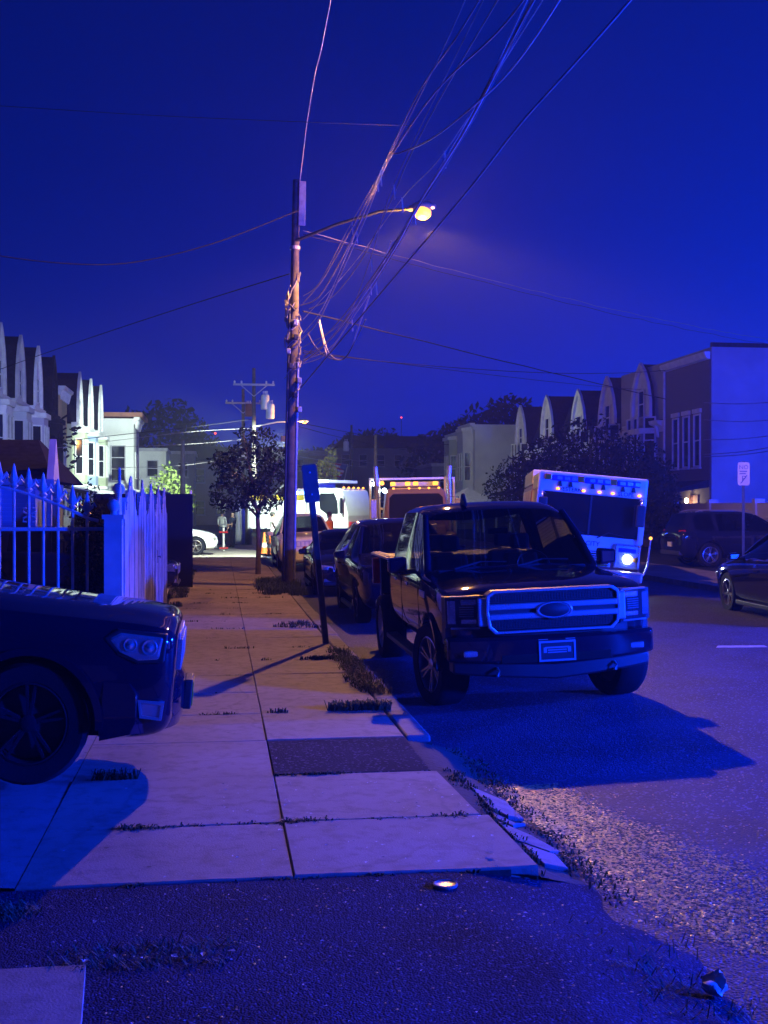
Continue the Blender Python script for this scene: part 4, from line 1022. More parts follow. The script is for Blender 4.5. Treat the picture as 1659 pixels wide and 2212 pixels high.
def engine(loc, rot):
    r = empty('fire_engine', loc, rot, 'white topped fire engine facing the camera with one glaring headlight', 'fire engine')
    Wm = MT['paint_white']; Rd = MT['paint_red']
    # cab shell around the windscreen, nose at y = 0
    b = MB(); b.box(-1.24, 1.24, .02, .16, 2.36, 2.84); b.box(-1.24, 1.24, .16, 3.0, 2.62, 2.80); b.build('cab_roof', Wm, r, bevel=.05, seg=3)
    for sx in (-1, 1):
        b = MB(); b.box(sx * 1.17 - .07, sx * 1.17 + .07, .03, .18, 1.30, 2.40); b.build('cab_pillar', Wm, r, bevel=.03)
        b = MB(); b.box(sx * 1.20 - .04, sx * 1.20 + .04, .18, 3.0, .45, 1.55); b.build('cab_side', Rd, r, bevel=.02)
        b = MB(); b.box(sx * 1.20 - .03, sx * 1.20 + .03, .18, 3.0, 2.42, 2.64); b.build('cab_side', Wm, r, bevel=.01)
        for y in (1.1, 1.9, 2.9):
            b = MB(); b.box(sx * 1.20 - .03, sx * 1.20 + .03, y, y + .12, 1.5, 2.5); b.build('cab_pillar', Wm, r)
        for y in (.22, 1.25, 2.05):
            b = MB(); b.box(sx * 1.19 - .01, sx * 1.19 + .01, y, y + .82, 1.56, 2.42); b.build('side_window', MT['glass_dark'], r)
    b = MB(); b.box(-1.20, 1.20, .04, .16, 1.06, 1.42); fb = b.build('front_band', Wm, r, bevel=.02)
    b = MB(); b.box(-1.12, 1.12, .06, .08, 1.40, 2.38); b.build('windshield', MT['pane'], r)
    b = MB(); b.box(-.02, .02, .045, .09, 1.40, 2.38); b.build('windshield_bar', MT['plastic'], r)
    b = MB(); b.box(-1.15, 1.15, 1.6, 1.75, .8, 2.6); b.build('cab_bulkhead', MT['plastic'], r)
    b = MB(); b.box(-1.22, 1.22, .0, .30, .55, 1.08); b.build('cab_front', Rd, r, bevel=.04)
    b = MB(); b.box(-1.25, 1.25, -.45, .05, .42, .68); b.build('bumper', MT['chrome'], r, bevel=.05)
    b = MB(); b.box(-.55, .55, -.02, .02, .72, 1.06); g = b.build('grille', MT['chrome'], r, bevel=.02)
    for i in range(6):
        b = MB(); b.box(-.50, .50, -.03, -.018, .745 + i * .05, .775 + i * .05); b.build('grille_bar', MT['dark'], g)
    for sx in (-1, 1):
        b = MB(); b.box(sx * .90 - .30, sx * .90 + .30, -.06, .04, .72, 1.30); hb = b.build('headlight_panel', MT['chrome'], r, bevel=.05)
        b = MB(); b.box(sx * .90 - .20, sx * .90 + .20, -.075, -.05, 1.10, 1.20); b.build('warning_light', MT['blue_lens'], hb, bevel=.01)
        M0 = Matrix.Translation((sx * .92, -.055, .95)) @ Matrix.Rotation(R(90), 4, 'X')
        b = MB(); b.lathe([(.095, 0), (.10, .03), (.0001, .045)], 22, M0); b.build('headlight', MT['e_white'] if sx > 0 else MT['reflector'], hb, smooth=40)
        M0 = Matrix.Translation((sx * 1.10, -.045, .95)) @ Matrix.Rotation(R(90), 4, 'X')
        b = MB(); b.lathe([(.06, 0), (.06, .02), (.0001, .03)], 16, M0); b.build('turn_signal', MT['amber_lens'], hb, smooth=40)
        # mirror arm pole with marker lamp
        b = MB(); b.tube([(sx * 1.26, -.35, .62), (sx * 1.34, -.30, .85), (sx * 1.36, -.28, 1.45)], .022, 6); po = b.build('corner_rod', MT['chrome'], r, smooth=60)
        b = MB(); b.ball((sx * 1.36, -.28, 1.49), .04, 8); b.build('rod_tip', MT['e_amber'], po)
        b = MB(); b.tube([(sx * 1.05, .04, 2.30), (sx * 1.12, -.16, 2.34), (sx * 1.12, -.20, 2.2)], .018, 6); ma = b.build('mirror', MT['chrome'], r, smooth=60)
        b = MB(); b.box(sx * 1.10 - .10, sx * 1.10 + .10, -.24, -.18, 1.72, 2.22); b.build('mirror_head', MT['plastic'], ma, bevel=.03)
    # roof light bars and amber markers
    for cx, w in ((-.62, .62), (.12, .62), (.80, .52)):
        b = MB(); b.box(cx - w / 2, cx + w / 2, -.04, .06, 2.62, 2.76); lb = b.build('light_bar', MT['blue_lens'], r, bevel=.02)
        b = MB(); b.box(cx - w / 2 - .17, cx - w / 2 - .01, -.045, .05, 2.63, 2.77); b.build('amber_section', MT['amber_lens'], lb, bevel=.02)
        for k in range(3):
            b = MB(); b.box(cx - .2 + k * .17, cx - .08 + k * .17, -.052, -.04, 2.65, 2.73); b.build('light_cell', MT['reflector'], lb)
        for q in (-.12, .12):
            b = MB(); b.prism([(cx + q - .05, 2.50), (cx + q + .05, 2.50), (cx + q + .02, 2.62), (cx + q - .02, 2.62)], -.02, .04); b.build('bar_foot', MT['plastic'], lb)
    for x in (-.78, -.20, .16, .46, 1.06):
        b = MB(); b.ball((x, -.005, 2.44), .045, 10, sz=.7); b.build('marker_light', MT['e_amber'], r, smooth=60)
    text_part('WESTERN', .13, MT['dark'], r, (-.52, .012, 2.40), (R(90), 0, 0))
    text_part('SLOPE', .13, MT['dark'], r, (.76, .012, 2.40), (R(90), 0, 0))
    text_part('JERSEY CITY', .15, MT['dark'], fb, (-.12, .032, 1.19), (R(90), 0, 0))
    # wiper, body, wheels
    for x0 in (-.7, .2):
        b = MB(); b.tube([(x0, .03, 1.38), (x0 + .25, .03, 1.52), (x0 + .6, .035, 1.46)], .014, 5); b.build('wiper', MT['plastic'], r)
    b = MB(); b.box(-1.24, 1.24, 3.1, 9.0, .50, 2.55); b.build('body', Rd, r, bevel=.03)
    b = MB(); b.box(-1.25, -.4, 3.2, 8.8, 2.56, 2.95); b.box(.4, 1.25, 3.2, 8.8, 2.56, 2.95); b.build('hose_bed', Wm, r, bevel=.03)
    for sx in (-1, 1):
        for k in range(4):
            b = MB(); b.box(sx * 1.25 - .01, sx * 1.25 + .01, 3.25 + k * 1.4, 4.45 + k * 1.4, 1.0, 2.4); b.build('locker_door', MT['satin'], r)
    b = MB(); b.box(-.9, .9, .3, 8.8, .45, .6); b.build('chassis', MT['plastic'], r)
    add_wheels(r, (1.55, 6.6), 1.05, .52, .32, 8, MT['chrome'])
    return r
ENG = engine((7.93, 24.7, .03), (0, R(5.4), R(-13)))
ENG.scale = (.97, .97, .95)
bpy.context.view_layer.update()
_h = ENG.matrix_world @ Vector((.92, -.17, .95)); _g = ENG.matrix_world @ Vector((-.92, -.17, .95))
lamp('engine_low_beam', _h, 130, (.85, .97, 1.0), None, .06, 'SPOT', (9.75, 20.6, .7), 34, .6)

def wrecker(loc, rot):
    r = empty('tow_truck', loc, rot, 'plum coloured heavy tow truck with amber lights along its roof', 'tow truck')
    P = MT['paint_purple']
    b = MB(); b.prism([(-1.05, 1.20), (1.05, 1.20), (1.06, 1.55), (.95, 2.45), (.80, 2.62), (-.80, 2.62), (-.95, 2.45), (-1.06, 1.55)], 1.35, 2.9, 'y'); b.build('cab', P, r, bevel=.06, seg=3)
    b = MB(); b.prism([(-.88, 1.62), (.88, 1.62), (.86, 2.28), (.74, 2.40), (-.74, 2.40), (-.86, 2.28)], 1.325, 1.345, 'y'); ws = b.build('windshield', MT['pane'], r)
    b = MB(); b.ring([(-.95, 1.56), (.95, 1.56), (.93, 2.32), (.78, 2.46), (-.78, 2.46), (-.93, 2.32)], [(-.88, 1.62), (.88, 1.62), (.86, 2.28), (.74, 2.40), (-.74, 2.40), (-.86, 2.28)], 1.30, 1.36, 'y'); b.build('windshield_frame', P, r, bevel=.015)
    b = MB(); b.prism([(0, .75), (0, 1.42), (.25, 1.55), (1.4, 1.62), (1.4, .75)], -.85, .85, 'x'); b.build('hood', P, r, bevel=.06, seg=3)
    b = MB(); b.box(-.55, .55, -.03, .02, .85, 1.45); b.build('grille', MT['chrome'], r, bevel=.03)
    b = MB(); b.box(-1.2, 1.2, -.25, 0, .45, .75); b.build('bumper', MT['chrome'], r, bevel=.05)
    for sx in (-1, 1):
        b = MB(); b.box(sx * .95 - .22, sx * .95 + .22, .1, 1.3, .75, 1.2); b.build('fender', P, r, bevel=.08)
        b = MB(); b.box(sx * .9 - .14, sx * .9 + .14, .04, .1, .95, 1.12); b.build('headlight', MT['reflector'], r, bevel=.03)
        b = MB(); b.tube([(sx * 1.22, 2.95, .8), (sx * 1.22, 2.95, 3.0), (sx * 1.25, 2.90, 3.35)], [.085, .085, .08], 12); b.build('exhaust_stack', MT['chrome'], r, smooth=50)
        b = MB(); b.tube([(sx * 1.05, 1.5, 2.3), (sx * 1.36, 1.35, 2.3), (sx * 1.36, 1.35, 1.55), (sx * 1.05, 1.5, 1.55)], .018, 6); m = b.build('mirror', MT['chrome'], r, smooth=60)
        b = MB(); b.box(sx * 1.36 - .10, sx * 1.36 + .10, 1.34, 1.42, 1.62, 2.24); b.build('mirror_head', MT['chrome'], m, bevel=.02)
    b = MB(); b.box(-.80, .80, 1.75, 2.05, 2.64, 2.80); lb = b.build('light_bar', MT['satin'], r, bevel=.02)
    for x in (-.72, -.24, .02, .66):
        b = MB(); b.bc((x, 1.74, 2.74), (.16, .08, .12)); b.build('beacon', MT['e_amber'], lb, bevel=.02)
    for x in (-.72, -.22, .12, .42, .74):
        b = MB(); b.ball((x, 1.38, 2.58), .05, 8, sz=.8); b.build('marker_light', MT['e_amber'], r, smooth=60)
    # headache rack with work lamps and boom body behind
    b = MB()
    for x in (-1.42, -1.12, 1.12, 1.42): b.box(x - .04, x + .04, 3.3, 3.38, .8, 2.95)
    b.box(-1.46, 1.46, 3.3, 3.38, 2.9, 2.98); b.box(-1.46, 1.46, 3.3, 3.38, 1.9, 1.97); b.build('headache_rack', MT['satin'], r, bevel=.01)
    for x, z in ((-1.28, 2.78), (-1.02, 2.80), (-.95, 2.55)):
        b = MB(); b.ball((x, 3.22, z), .075, 10); b.build('work_lamp', MT['e_amber'] if x == -1.02 else MT['e_white'], r, smooth=60)
    b = MB(); b.box(-1.2, 1.2, 3.4, 7.5, .7, 1.6); b.build('body', P, r, bevel=.05)
    b = MB(); b.hexa([(-.25, 3.6, 1.6), (.25, 3.6, 1.6), (.25, 7.4, 2.3), (-.25, 7.4, 2.3), (-.25, 3.6, 2.1), (.25, 3.6, 2.1), (.25, 7.4, 2.7), (-.25, 7.4, 2.7)]); b.build('boom', MT['steel'], r, bevel=.03)
    add_wheels(r, (.75, 5.6), .98, .52, .30, 8, MT['chrome'])
    return r
wrecker((6.15, 35.4, .02), (0, R(-1), R(-6)))

def white_truck(loc, rot):
    r = empty('dump_truck', loc, rot, 'floodlit white dump truck standing across the street', 'truck')
    P = MT['paint_white']
    b = MB(); b.prism([(0.05, 1.0), (0.05, 1.55), (.35, 2.62), (.55, 2.72), (1.75, 2.74), (1.85, 2.6), (1.85, 1.0)], -1.1, 1.1, 'x'); b.build('cab', P, r, bevel=.07, seg=3)
    for sx in (-1, 1):
        b = MB(); b.prism([(.50, 1.62), (.52, 2.10), (.68, 2.50), (1.42, 2.50), (1.48, 2.30), (1.42, 1.82), (1.10, 1.62)], sx * 1.10, sx * 1.115, 'x'); b.build('side_window', MT['pane'], r, bevel=.004)
        b = MB(); b.ring([(.44, 1.56), (.46, 2.12), (.64, 2.56), (1.46, 2.56), (1.54, 2.32), (1.48, 1.78), (1.14, 1.56)], [(.50, 1.62), (.52, 2.10), (.68, 2.50), (1.42, 2.50), (1.48, 2.30), (1.42, 1.82), (1.10, 1.62)], sx * 1.105, sx * 1.13, 'x'); b.build('window_frame', P, r)
        b = MB(); b.tube([(sx * 1.12, .3, 2.4), (sx * 1.35, .2, 2.4), (sx * 1.35, .2, 1.6), (sx * 1.12, .3, 1.6)], .02, 6); m = b.build('mirror', MT['chrome'], r, smooth=60)
        b = MB(); b.box(sx * 1.35 - .1, sx * 1.35 + .1, .18, .25, 1.65, 2.3); b.build('mirror_head', MT['plastic'], m, bevel=.02)
        b = MB(); b.box(sx * 1.11 - .02, sx * 1.11 + .02, 1.62, 1.76, 1.1, 1.24); b.build('side_marker', MT['e_amber'], r)
        b = MB(); b.box(sx * 1.13 - .02, sx * 1.13 + .02, .9, 1.1, 1.46, 1.50); b.build('door_handle', MT['plastic'], r)
    for k in range(5):
        b = MB(); b.ball((-.8 + k * .4, .42, 2.74), .055, 8, sz=.8); b.build('marker_light', MT['e_amber'], r, smooth=60)
    b = MB(); b.box(-.9, .9, .3, 1.3, .7, 1.0); b.box(-.9, .9, 1.3, 5.2, .6, .8); b.build('chassis', MT['plastic'], r)
    b = MB(); b.box(-1.0, 1.0, -.08, .05, .5, 1.3); b.build('bumper', MT['red_lens'], r, bevel=.03)
    # dump body with cab shield
    b = MB()
    for sx in (-1, 1): b.box(sx * 1.15 - .05, sx * 1.15 + .05, 2.1, 5.2, 1.0, 2.2)
    b.box(-1.2, 1.2, 2.1, 2.2, 1.0, 3.0); b.box(-1.2, 1.2, 2.1, 5.2, .95, 1.05); b.hexa([(-1.2, 2.2, 2.9), (1.2, 2.2, 2.9), (1.2, .95, 2.95), (-1.2, .95, 2.95), (-1.2, 2.2, 3.1), (1.2, 2.2, 3.1), (1.2, .95, 3.08), (-1.2, .95, 3.08)])
    b.build('dump_body', P, r, bevel=.02)
    for k in range(4):
        for x in (1.2, -1.26):
            b = MB(); b.box(x, x + .06, 2.4 + k * .85, 2.52 + k * .85, 1.0, 2.2); b.build('body_rib', P, r)
    b = MB(); b.box(-1.18, 1.18, 3.2, 5.1, 2.2, 2.45); b.build('spreader_hopper', MT['yellow'], r, bevel=.04)
    b = MB(); b.tube([(-1.22, 3.0, 3.05), (-1.22, 4.4, 2.0)], .035, 6); b.build('brace', MT['steel'], r)
    for sx in (-1, 1):
        text_part('ING', .34, MT['dark'], r, (sx * 1.122, 1.05 if sx < 0 else .9, 1.14), (R(90), 0, R(90) * sx), .003)
    b = MB(); b.lathe([(.13, -.006), (.13, .006), (.095, .006), (.095, -.006)], 20, Matrix.Translation((-1.122, 1.45, 1.27)) @ Matrix.Rotation(R(90), 4, 'Y'), closed=True); b.build('door_emblem', MT['hivis'], r)
    add_wheels(r, (.75, 4.1), .98, .50, .30, 8, MT['alloy'])
    return r
white_truck((6.05, 49.4, .08), (0, 0, R(52)))

# ------------------------------------------------------------------ utility poles, street lamps, signs
PX, PY = 1.60, 27.5                                     # foot of the near pole
pole = empty('utility_pole', (PX, PY, .1), (0, R(1.2), 0), 'tall wooden utility pole wrapped in cables with a street lamp arm', 'utility pole')
rp = random.Random(5)
b = MB(); b.tube([(0, 0, 0), (.01, 0, 2), (0, 0, 4.5), (.01, 0, 7), (0, 0, 9.65)], [.165, .155, .138, .104, .085], 14); b.build('shaft', MT['wood'], pole, smooth=50)
b = MB(); b.tube([(.13, -.10, .2), (.12, -.10, 3), (.12, -.09, 5.4)], .035, 8); b.build('conduit', MT['steel'], pole, smooth=60)
b = MB(); b.tube([(-.12, -.12, .2), (-.12, -.10, 4), (-.10, -.09, 6.6)], .028, 8); b.build('conduit', MT['plastic'], pole, smooth=60)
for k in range(11):                                     # tangle of old cable round the middle of the shaft
    pts = []; z0 = 4.4 + rp.random() * 2.0; ph = rp.uniform(0, 6.28); tw = rp.uniform(3, 8)
    for i in range(22):
        t = i / 21; a = ph + tw * t; q = .165 + .05 * rp.random()
        pts.append((math.cos(a) * q, math.sin(a) * q, z0 + t * rp.uniform(.9, 1.2)))
    b = MB(); b.tube(pts, rp.uniform(.008, .018), 5); b.build('cable_wrap', MT['cable'], pole, smooth=60)
for k in range(7):
    b = MB(); b.bc((rp.uniform(-.12, .20), -.20, 4.2 + k * .34), (.10, .12, .13)); b.build('terminal_box', MT['plastic'] if k % 2 else MT['steel'], pole, bevel=.015)
b = MB(); b.box(.06, .22, -.14, -.10, 8.55, 9.6); b.build('riser_shield', MT['steel'], pole, bevel=.01)
for z, q in ((6.25, .14), (8.0, .125)):
    b = MB(); b.tube([(0, 0, z), (0, 0, z + .08)], q, 14); b.build('band', MT['steel'], pole)
LAMP = at(902, 460, 26.4)
Pm = (Matrix.Translation((PX, PY, .1)) @ Matrix.Rotation(R(1.2), 4, 'Y')).inverted()
def P_(w): return tuple(Pm @ Vector(w))
arm0 = Vector((PX + .18, PY - .06, 8.30))
LA = Vector(LAMP) + Vector((0, 0, .10))
b = MB(); b.tube([P_(arm0), P_(arm0.lerp(LA, .35) + Vector((0, 0, .13))), P_(arm0.lerp(LA, .7) + Vector((0, 0, .16))), P_(LA)], [.04, .038, .034, .030], 8)
arm = b.build('lamp_arm', MT['steel_dark'], pole, smooth=60)
b = MB(); dirn = (LA - arm0); dirn.z = 0; dirn.normalize()
b.tube([P_(LA - dirn * .22), P_(LA - dirn * .05 + Vector((0, 0, .03))), P_(LA + dirn * .25 + Vector((0, 0, .04))), P_(LA + dirn * .42)], [.05, .10, .12, .05], 12); b.build('lamp_head', MT['steel'], arm, smooth=60)
b = MB(); b.ball(P_(LA + dirn * .12 - Vector((0, 0, .12))), .20, 18, sz=.75); b.build('lamp_globe', MT['e_sodium'], arm, smooth=60)
_lp = LA + dirn * .12 - Vector((0, 0, .44))
sl = lamp('street_lamp_light', _lp, 6200, SODIUM, None, .10)
# a road lantern throws most of its light sideways: intensity over the angle from straight down
sl.data.use_nodes = True; ln = sl.data.node_tree; em = [q for q in ln.nodes if q.type == 'EMISSION'][0]
tc_ = ln.nodes.new('ShaderNodeTexCoord'); sp_ = ln.nodes.new('ShaderNodeSeparateXYZ'); mm = ln.nodes.new('ShaderNodeMath'); mm.operation = 'MULTIPLY'; mm.inputs[1].default_value = -1.0
rp_ = ln.nodes.new('ShaderNodeValToRGB'); el = rp_.color_ramp.elements
for pos, val in ((0.0, .05), (.20, .06), (.30, .55), (.36, 1.0), (.44, .95), (.62, .38), (.80, .17), (1.0, .10)):
    e_ = el.new(pos) if pos not in (0.0, 1.0) else (el[0] if pos == 0 else el[-1]); e_.color = (val, val, val, 1)
ln.links.new(tc_.outputs['Normal'], sp_.inputs['Vector']); ln.links.new(sp_.outputs['Z'], mm.inputs[0]); ln.links.new(mm.outputs['Value'], rp_.inputs['Fac'])
ln.links.new(rp_.outputs['Color'], em.inputs['Strength'])
lamp('street_lamp_spill', _lp, 1500, (1.0, .40, .05), None, .15)

def far_pole(x, y, h, label, cross=True, trans=(), lampside=None, top=True):
    r = empty('utility_pole', (x, y, .05), (0, 0, 0), label, 'utility pole')
    b = MB(); b.tube([(0, 0, 0), (0, 0, h * .5), (0, 0, h)], [.17, .15, .11], 10); b.build('shaft', MT['wood'], r, smooth=50)
    if cross:
        b = MB(); b.box(-1.35, 1.35, -.18, -.08, h - 1.15, h - 1.02); ca = b.build('cross_arm', MT['grey_trim'], r)
        b = MB()
        for sx in (-1, 1): b.tube([(sx * .85, -.14, h - 1.12), (0, -.13, h - 1.85)], .035, 6)
        b.build('brace', MT['grey_trim'], ca)
        for px in (-1.25, -.8, .8, 1.25):
            b = MB(); b.lathe([(.03, 0), (.07, .03), (.05, .08), (.075, .11), (.04, .18), (.0001, .2)], 8, Matrix.Translation((px, -.13, h - 1.02))); b.build('insulator', MT['white_trim'], ca, smooth=50)
    for (tx, tz, m) in trans:
        b = MB(); b.lathe([(.0001, 0), (.26, 0), (.28, .05), (.28, .85), (.24, .95), (.0001, .98)], 16, Matrix.Translation((tx, -.2, tz))); tr = b.build('transformer', m, r, smooth=45)
        for q in (-.12, .0, .12):
            b = MB(); b.tube([(tx + q, -.2, tz + .95), (tx + q, -.2, tz + 1.2)], .03, 6); b.build('bushing', MT['white_trim'], tr)
    if lampside:
        lx, ly, lz, em = lampside
        b = MB(); b.tube([(.1, 0, lz - .35), (lx * .5, ly * .5, lz - .05), (lx, ly, lz)], .045, 8); a = b.build('lamp_arm', MT['white_trim'], r, smooth=60)
        b = MB(); b.tube([(lx - .1, ly, lz), (lx + .2, ly, lz + .03), (lx + .5, ly, lz)], [.06, .13, .06], 10); b.build('lamp_head', MT['steel'], a, smooth=60)
        b = MB(); b.ball((lx + .25, ly, lz - .1), .13, 10, sz=.7); b.build('lamp_globe', em, a, smooth=60)
    return r
far_pole(2.2, 76, 11.0, 'wooden pole carrying two pale transformers above the street tree', True, ((.72, 8.3, MT['white_trim']), (1.05, 7.7, MT['white_trim'])), (3.0, -.5, 7.55, MT['e_sodium']))
far_pole(1.75, 88.5, 10.9, 'farther wooden pole with a rusty orange transformer', True, ((.42, 8.8, MT['rust']), (.0, 5.6, MT['grey_trim'])))
far_pole(12.8, 113, 10.0, 'pale slender pole with one small transformer beside the flag', False, ((-.55, 7.4, MT['white_trim']),))
far_pole(11.3, 84, 7.2, 'short dark pole behind the white dump truck', False)
far_pole(-2.0, 64, 5.6, 'short weathered post near the crossing behind the officer', False)
lamp('far_street_lamp_light', (5.4, 75.4, 7.2), 900, SODIUM, None, .1)

def wire(name, pts, r, m, label, cat='cable', group=None, n=5, sag=0, sub=14):
    pts = [Vector(p) for p in pts]; out = []
    if len(pts) == 2:
        for i in range(sub + 1):
            t = i / sub; p = pts[0].lerp(pts[1], t); p.z -= sag * 4 * t * (1 - t); out.append(p)
    else:                                               # Catmull-Rom through the points
        Q = [pts[0]] + pts + [pts[-1]]
        for i in range(1, len(Q) - 2):
            for k in range(6):
                t = k / 6; a, b_, c, d = Q[i - 1], Q[i], Q[i + 1], Q[i + 2]
                out.append(.5 * ((2 * b_) + (-a + c) * t + (2 * a - 5 * b_ + 4 * c - d) * t * t + (-a + 3 * b_ - 3 * c + d) * t ** 3))
        out.append(pts[-1])
    b = MB(); b.tube(out, r, n)
    return tag(b.build(name, m, smooth=80), label, cat, group)
def span(p, uv, D, over=1.9):
    """A run from pole point p through the sky towards and past the camera."""
    q = at(*uv, D); return [p, q, p + (q - p) * over]
G = 'overhead lines from the near pole'
A = lambda u, v, D=27.3: at(u, v, D)
cb, cp = MT['cable'], MT['cable_pale']
wire('cable', [A(655, 782), A(705, 742, 26.0), A(770, 660, 24.4), A(850, 540, 22.0), A(905, 440, 20.2), A(1000, 290, 17.6), A(1095, 110, 15.0), A(1210, -120, 12.5)], .019, cp, 'thick twisted cable rising from the pole past the lamp to the sky', group=G)
wire('cable', [A(655, 770), A(712, 736, 26), A(780, 655, 24.3), A(858, 535, 22), A(915, 430, 20.2), A(1008, 285, 17.6), A(1110, 90, 15), A(1215, -120, 12.5)], .010, cb, 'thinner cable lashed beside the thick twisted one', group=G)
wire('cable', [A(652, 735), A(690, 690, 26.2), A(735, 595, 24.3), A(790, 470, 22.0), A(838, 345, 20.0), A(862, 332, 19.6), A(925, 305, 18.6), A(1005, 245, 17.0), A(1105, 150, 15.3), A(1215, -10, 13.2), A(1330, -220, 11.5)], .014, cp, 'bright curving cable that bends at a splice above the lamp', group=G)
wire('cable', [A(655, 655), A(700, 600, 26), A(745, 520, 24.4), A(800, 420, 22.4), A(832, 350, 21), A(905, 200, 18), A(1000, 60, 15.5), A(1110, -130, 13.2)], .012, cb, 'thin wire highest in the bundle left of the lamp', group=G)
wire('cable', [A(650, 660), A(688, 642, 26.5), A(738, 560, 24.9), A(790, 452, 22.7), A(838, 350, 20.6), A(940, 200, 17.8), A(1075, 70, 15.2), A(1160, -40, 13.6)], .015, cb, 'wire beside the thin one, forking towards the top edge', group=G)
wire('cable', [A(668, 668), A(720, 640, 26), A(782, 560, 24.2), A(842, 440, 21.8), A(885, 340, 20), A(950, 215, 18), A(1040, 60, 15.4), A(1130, -90, 13.4)], .012, cb, 'wire crossing the lamp arm midway', group=G)
wire('cable', [A(655, 775), A(760, 660, 24.6), A(930, 410, 19.8), A(985, 320, 18.2), A(1060, 170, 15.8), A(1165, -20, 13.2), A(1220, -130, 12)], .012, cb, 'wire passing right over the lamp glow', group=G)
wire('cable', [A(650, 838, 27.3), A(800, 660, 23), A(1000, 425, 18.4), A(1118, 275, 16.4), A(1232, 148, 14.8), A(1362, 0, 13.2), A(1480, -150, 12)], .018, cb, 'lone straight wire across the upper right sky', group=G)
wire('cable', [A(648, 392), A(653, 350, 26.4), A(665, 255, 24.0), A(680, 165, 22.0), A(694, 108, 20.8), A(715, 0, 19), A(735, -110, 17.5)], .011, cp, 'kinked wire rising nearly upright from the pole top', group=G)
wire('cable', [A(690, 690, 26.4), A(700, 735, 26.2), A(712, 765, 26.0), A(735, 778, 25.7), A(757, 757, 25.4), A(775, 705, 25.0), A(798, 640, 24.4)], .018, cp, 'slack cable loop hanging beside the pole', group=G)
wire('cable', [A(665, 720), A(682, 750, 26.6), A(708, 772, 26.2), A(742, 776, 25.6), A(765, 742, 25.1), A(790, 690, 24.6)], .012, cb, 'second thinner slack loop under the cable splice', group=G)
wire('cable', [A(688, 690, 26.4), A(697, 735, 26.1), A(706, 768, 25.8)], .016, cp, 'short drop wire between the two cables at the pole', group=G)
for k_, (pts_, r_, m_, lab_) in enumerate((
    ([(655, 690, 27.3), (760, 575, 24.6), (868, 430, 21.5), (960, 330, 19), (1160, 20, 14), (1240, -110, 12.6)], .008, cp, 'fine bright wire crossing the middle of the bundle'),
    ([(655, 750, 27.3), (745, 690, 25.2), (800, 560, 23), (850, 400, 20.8), (1010, 70, 15.6), (1090, -90, 13.8)], .008, cb, 'fine wire weaving through the bundle left of the lamp'),
    ([(655, 720, 27.3), (700, 660, 26), (770, 500, 23.2), (822, 372, 21), (835, 345, 20.4)], .010, cp, 'short bright wire ending at the cable splice'),
    ([(655, 640, 27.3), (690, 610, 26.2), (760, 480, 23.8), (815, 385, 21.9), (880, 262, 19.4), (960, 100, 16.6), (1040, -80, 14.4)], .009, cb, 'outermost fine wire on the left of the bundle'),
    ([(655, 778, 27.3), (720, 745, 25.9), (800, 610, 23.4), (895, 455, 20.6), (1030, 225, 17), (1120, 40, 14.6), (1190, -110, 13)], .010, cp, 'pale wire following the thick twisted cable'),
    ([(655, 786, 27.3), (705, 765, 26.3), (760, 690, 25), (812, 610, 23.8), (845, 520, 22.6)], .009, cp, 'short pale jumper wire low beside the pole'))):
    ob_ = wire('cable', [A(*q) for q in pts_], r_, m_, lab_, group=G)
    for q in pts_[2:4]:                                  # small spacers clipped to the wire
        w0 = A(*q); b = MB(); b.tube([w0 + Vector((0, 0, .02)), w0 + Vector((.02, 0, -.26))], .012, 5); b.build('spacer', cp, ob_)
X = 'service lines crossing the street'
def kink(p0, p1, n, r, sag, amp, m, label):
    pts = []; rr = random.Random(len(label))
    for i in range(n + 1):
        t = i / n; p = Vector(p0).lerp(Vector(p1), t); p.z += -sag * 4 * t * (1 - t) + rr.uniform(-amp, amp); pts.append(p)
    return wire('service_line', pts, r, m, label, group=X)
kink(A(655, 498, 27.3), A(1800, 755, 48), 44, .008, .30, .02, cb, 'kinked service line just below the lamp, lit orange')
kink(A(655, 506, 27.3), A(1800, 765, 48), 44, .008, .30, .02, MT['cable_dark'], 'second kinked line twisted under the lit one')
kink(A(655, 672, 27.3), A(1437, 862, 56), 16, .018, .05, .01, MT['cable_dark'], 'thick service line sloping down across the street')
kink(A(655, 762, 27.3), A(1437, 800, 56), 16, .012, .30, .004, MT['cable_dark'], 'thin level service line below the thick one')
kink(A(655, 758, 27.3), A(1390, 842, 62), 14, .010, .10, .004, MT['cable_dark'], 'lowest thin service line right of the pole')
wire('service_line', [A(645, 455, 27), A(480, 520, 25), A(330, 560, 23.5), A(200, 572, 22), A(0, 553, 20), A(-200, 500, 18)], .014, MT['cable_dark'], 'dark sagging line running off to the upper left', group=X)
wire('service_line', [A(880, 272, 25), A(745, 268, 24), A(360, 252, 22), A(0, 230, 20), A(-200, 220, 19)], .008, MT['cable_dark'], 'faint thin line high across the dark sky', group=X)
wire('service_line', [A(625, 592, 27.4), A(420, 656, 33), A(210, 725, 40), A(50, 780, 47), A(-60, 820, 52)], .014, MT['cable_dark'], 'line sloping from the left rooftops to the pole', group=X)
FL = 'distant lines along the street'
fw = lambda pts, r, lab: wire('street_line', pts, r * .6, MT['cable'] if r < .03 else MT['cable_dark'], lab, group=FL)
T1 = at(548, 905, 76); T2 = at(550, 925, 76)
fw([at(120, 955, 62), at(280, 937, 70), at(420, 922, 75), T1], .035, 'thick line from the lit houses to the transformer pole')
fw([at(120, 968, 62), at(280, 948, 70), at(420, 932, 75), T2], .022, 'thinner line under the thick one to the transformer pole')
fw([at(270, 965, 70), at(430, 958, 76), at(560, 945, 80), at(640, 930, 84)], .02, 'low far line over the dark rooftops')
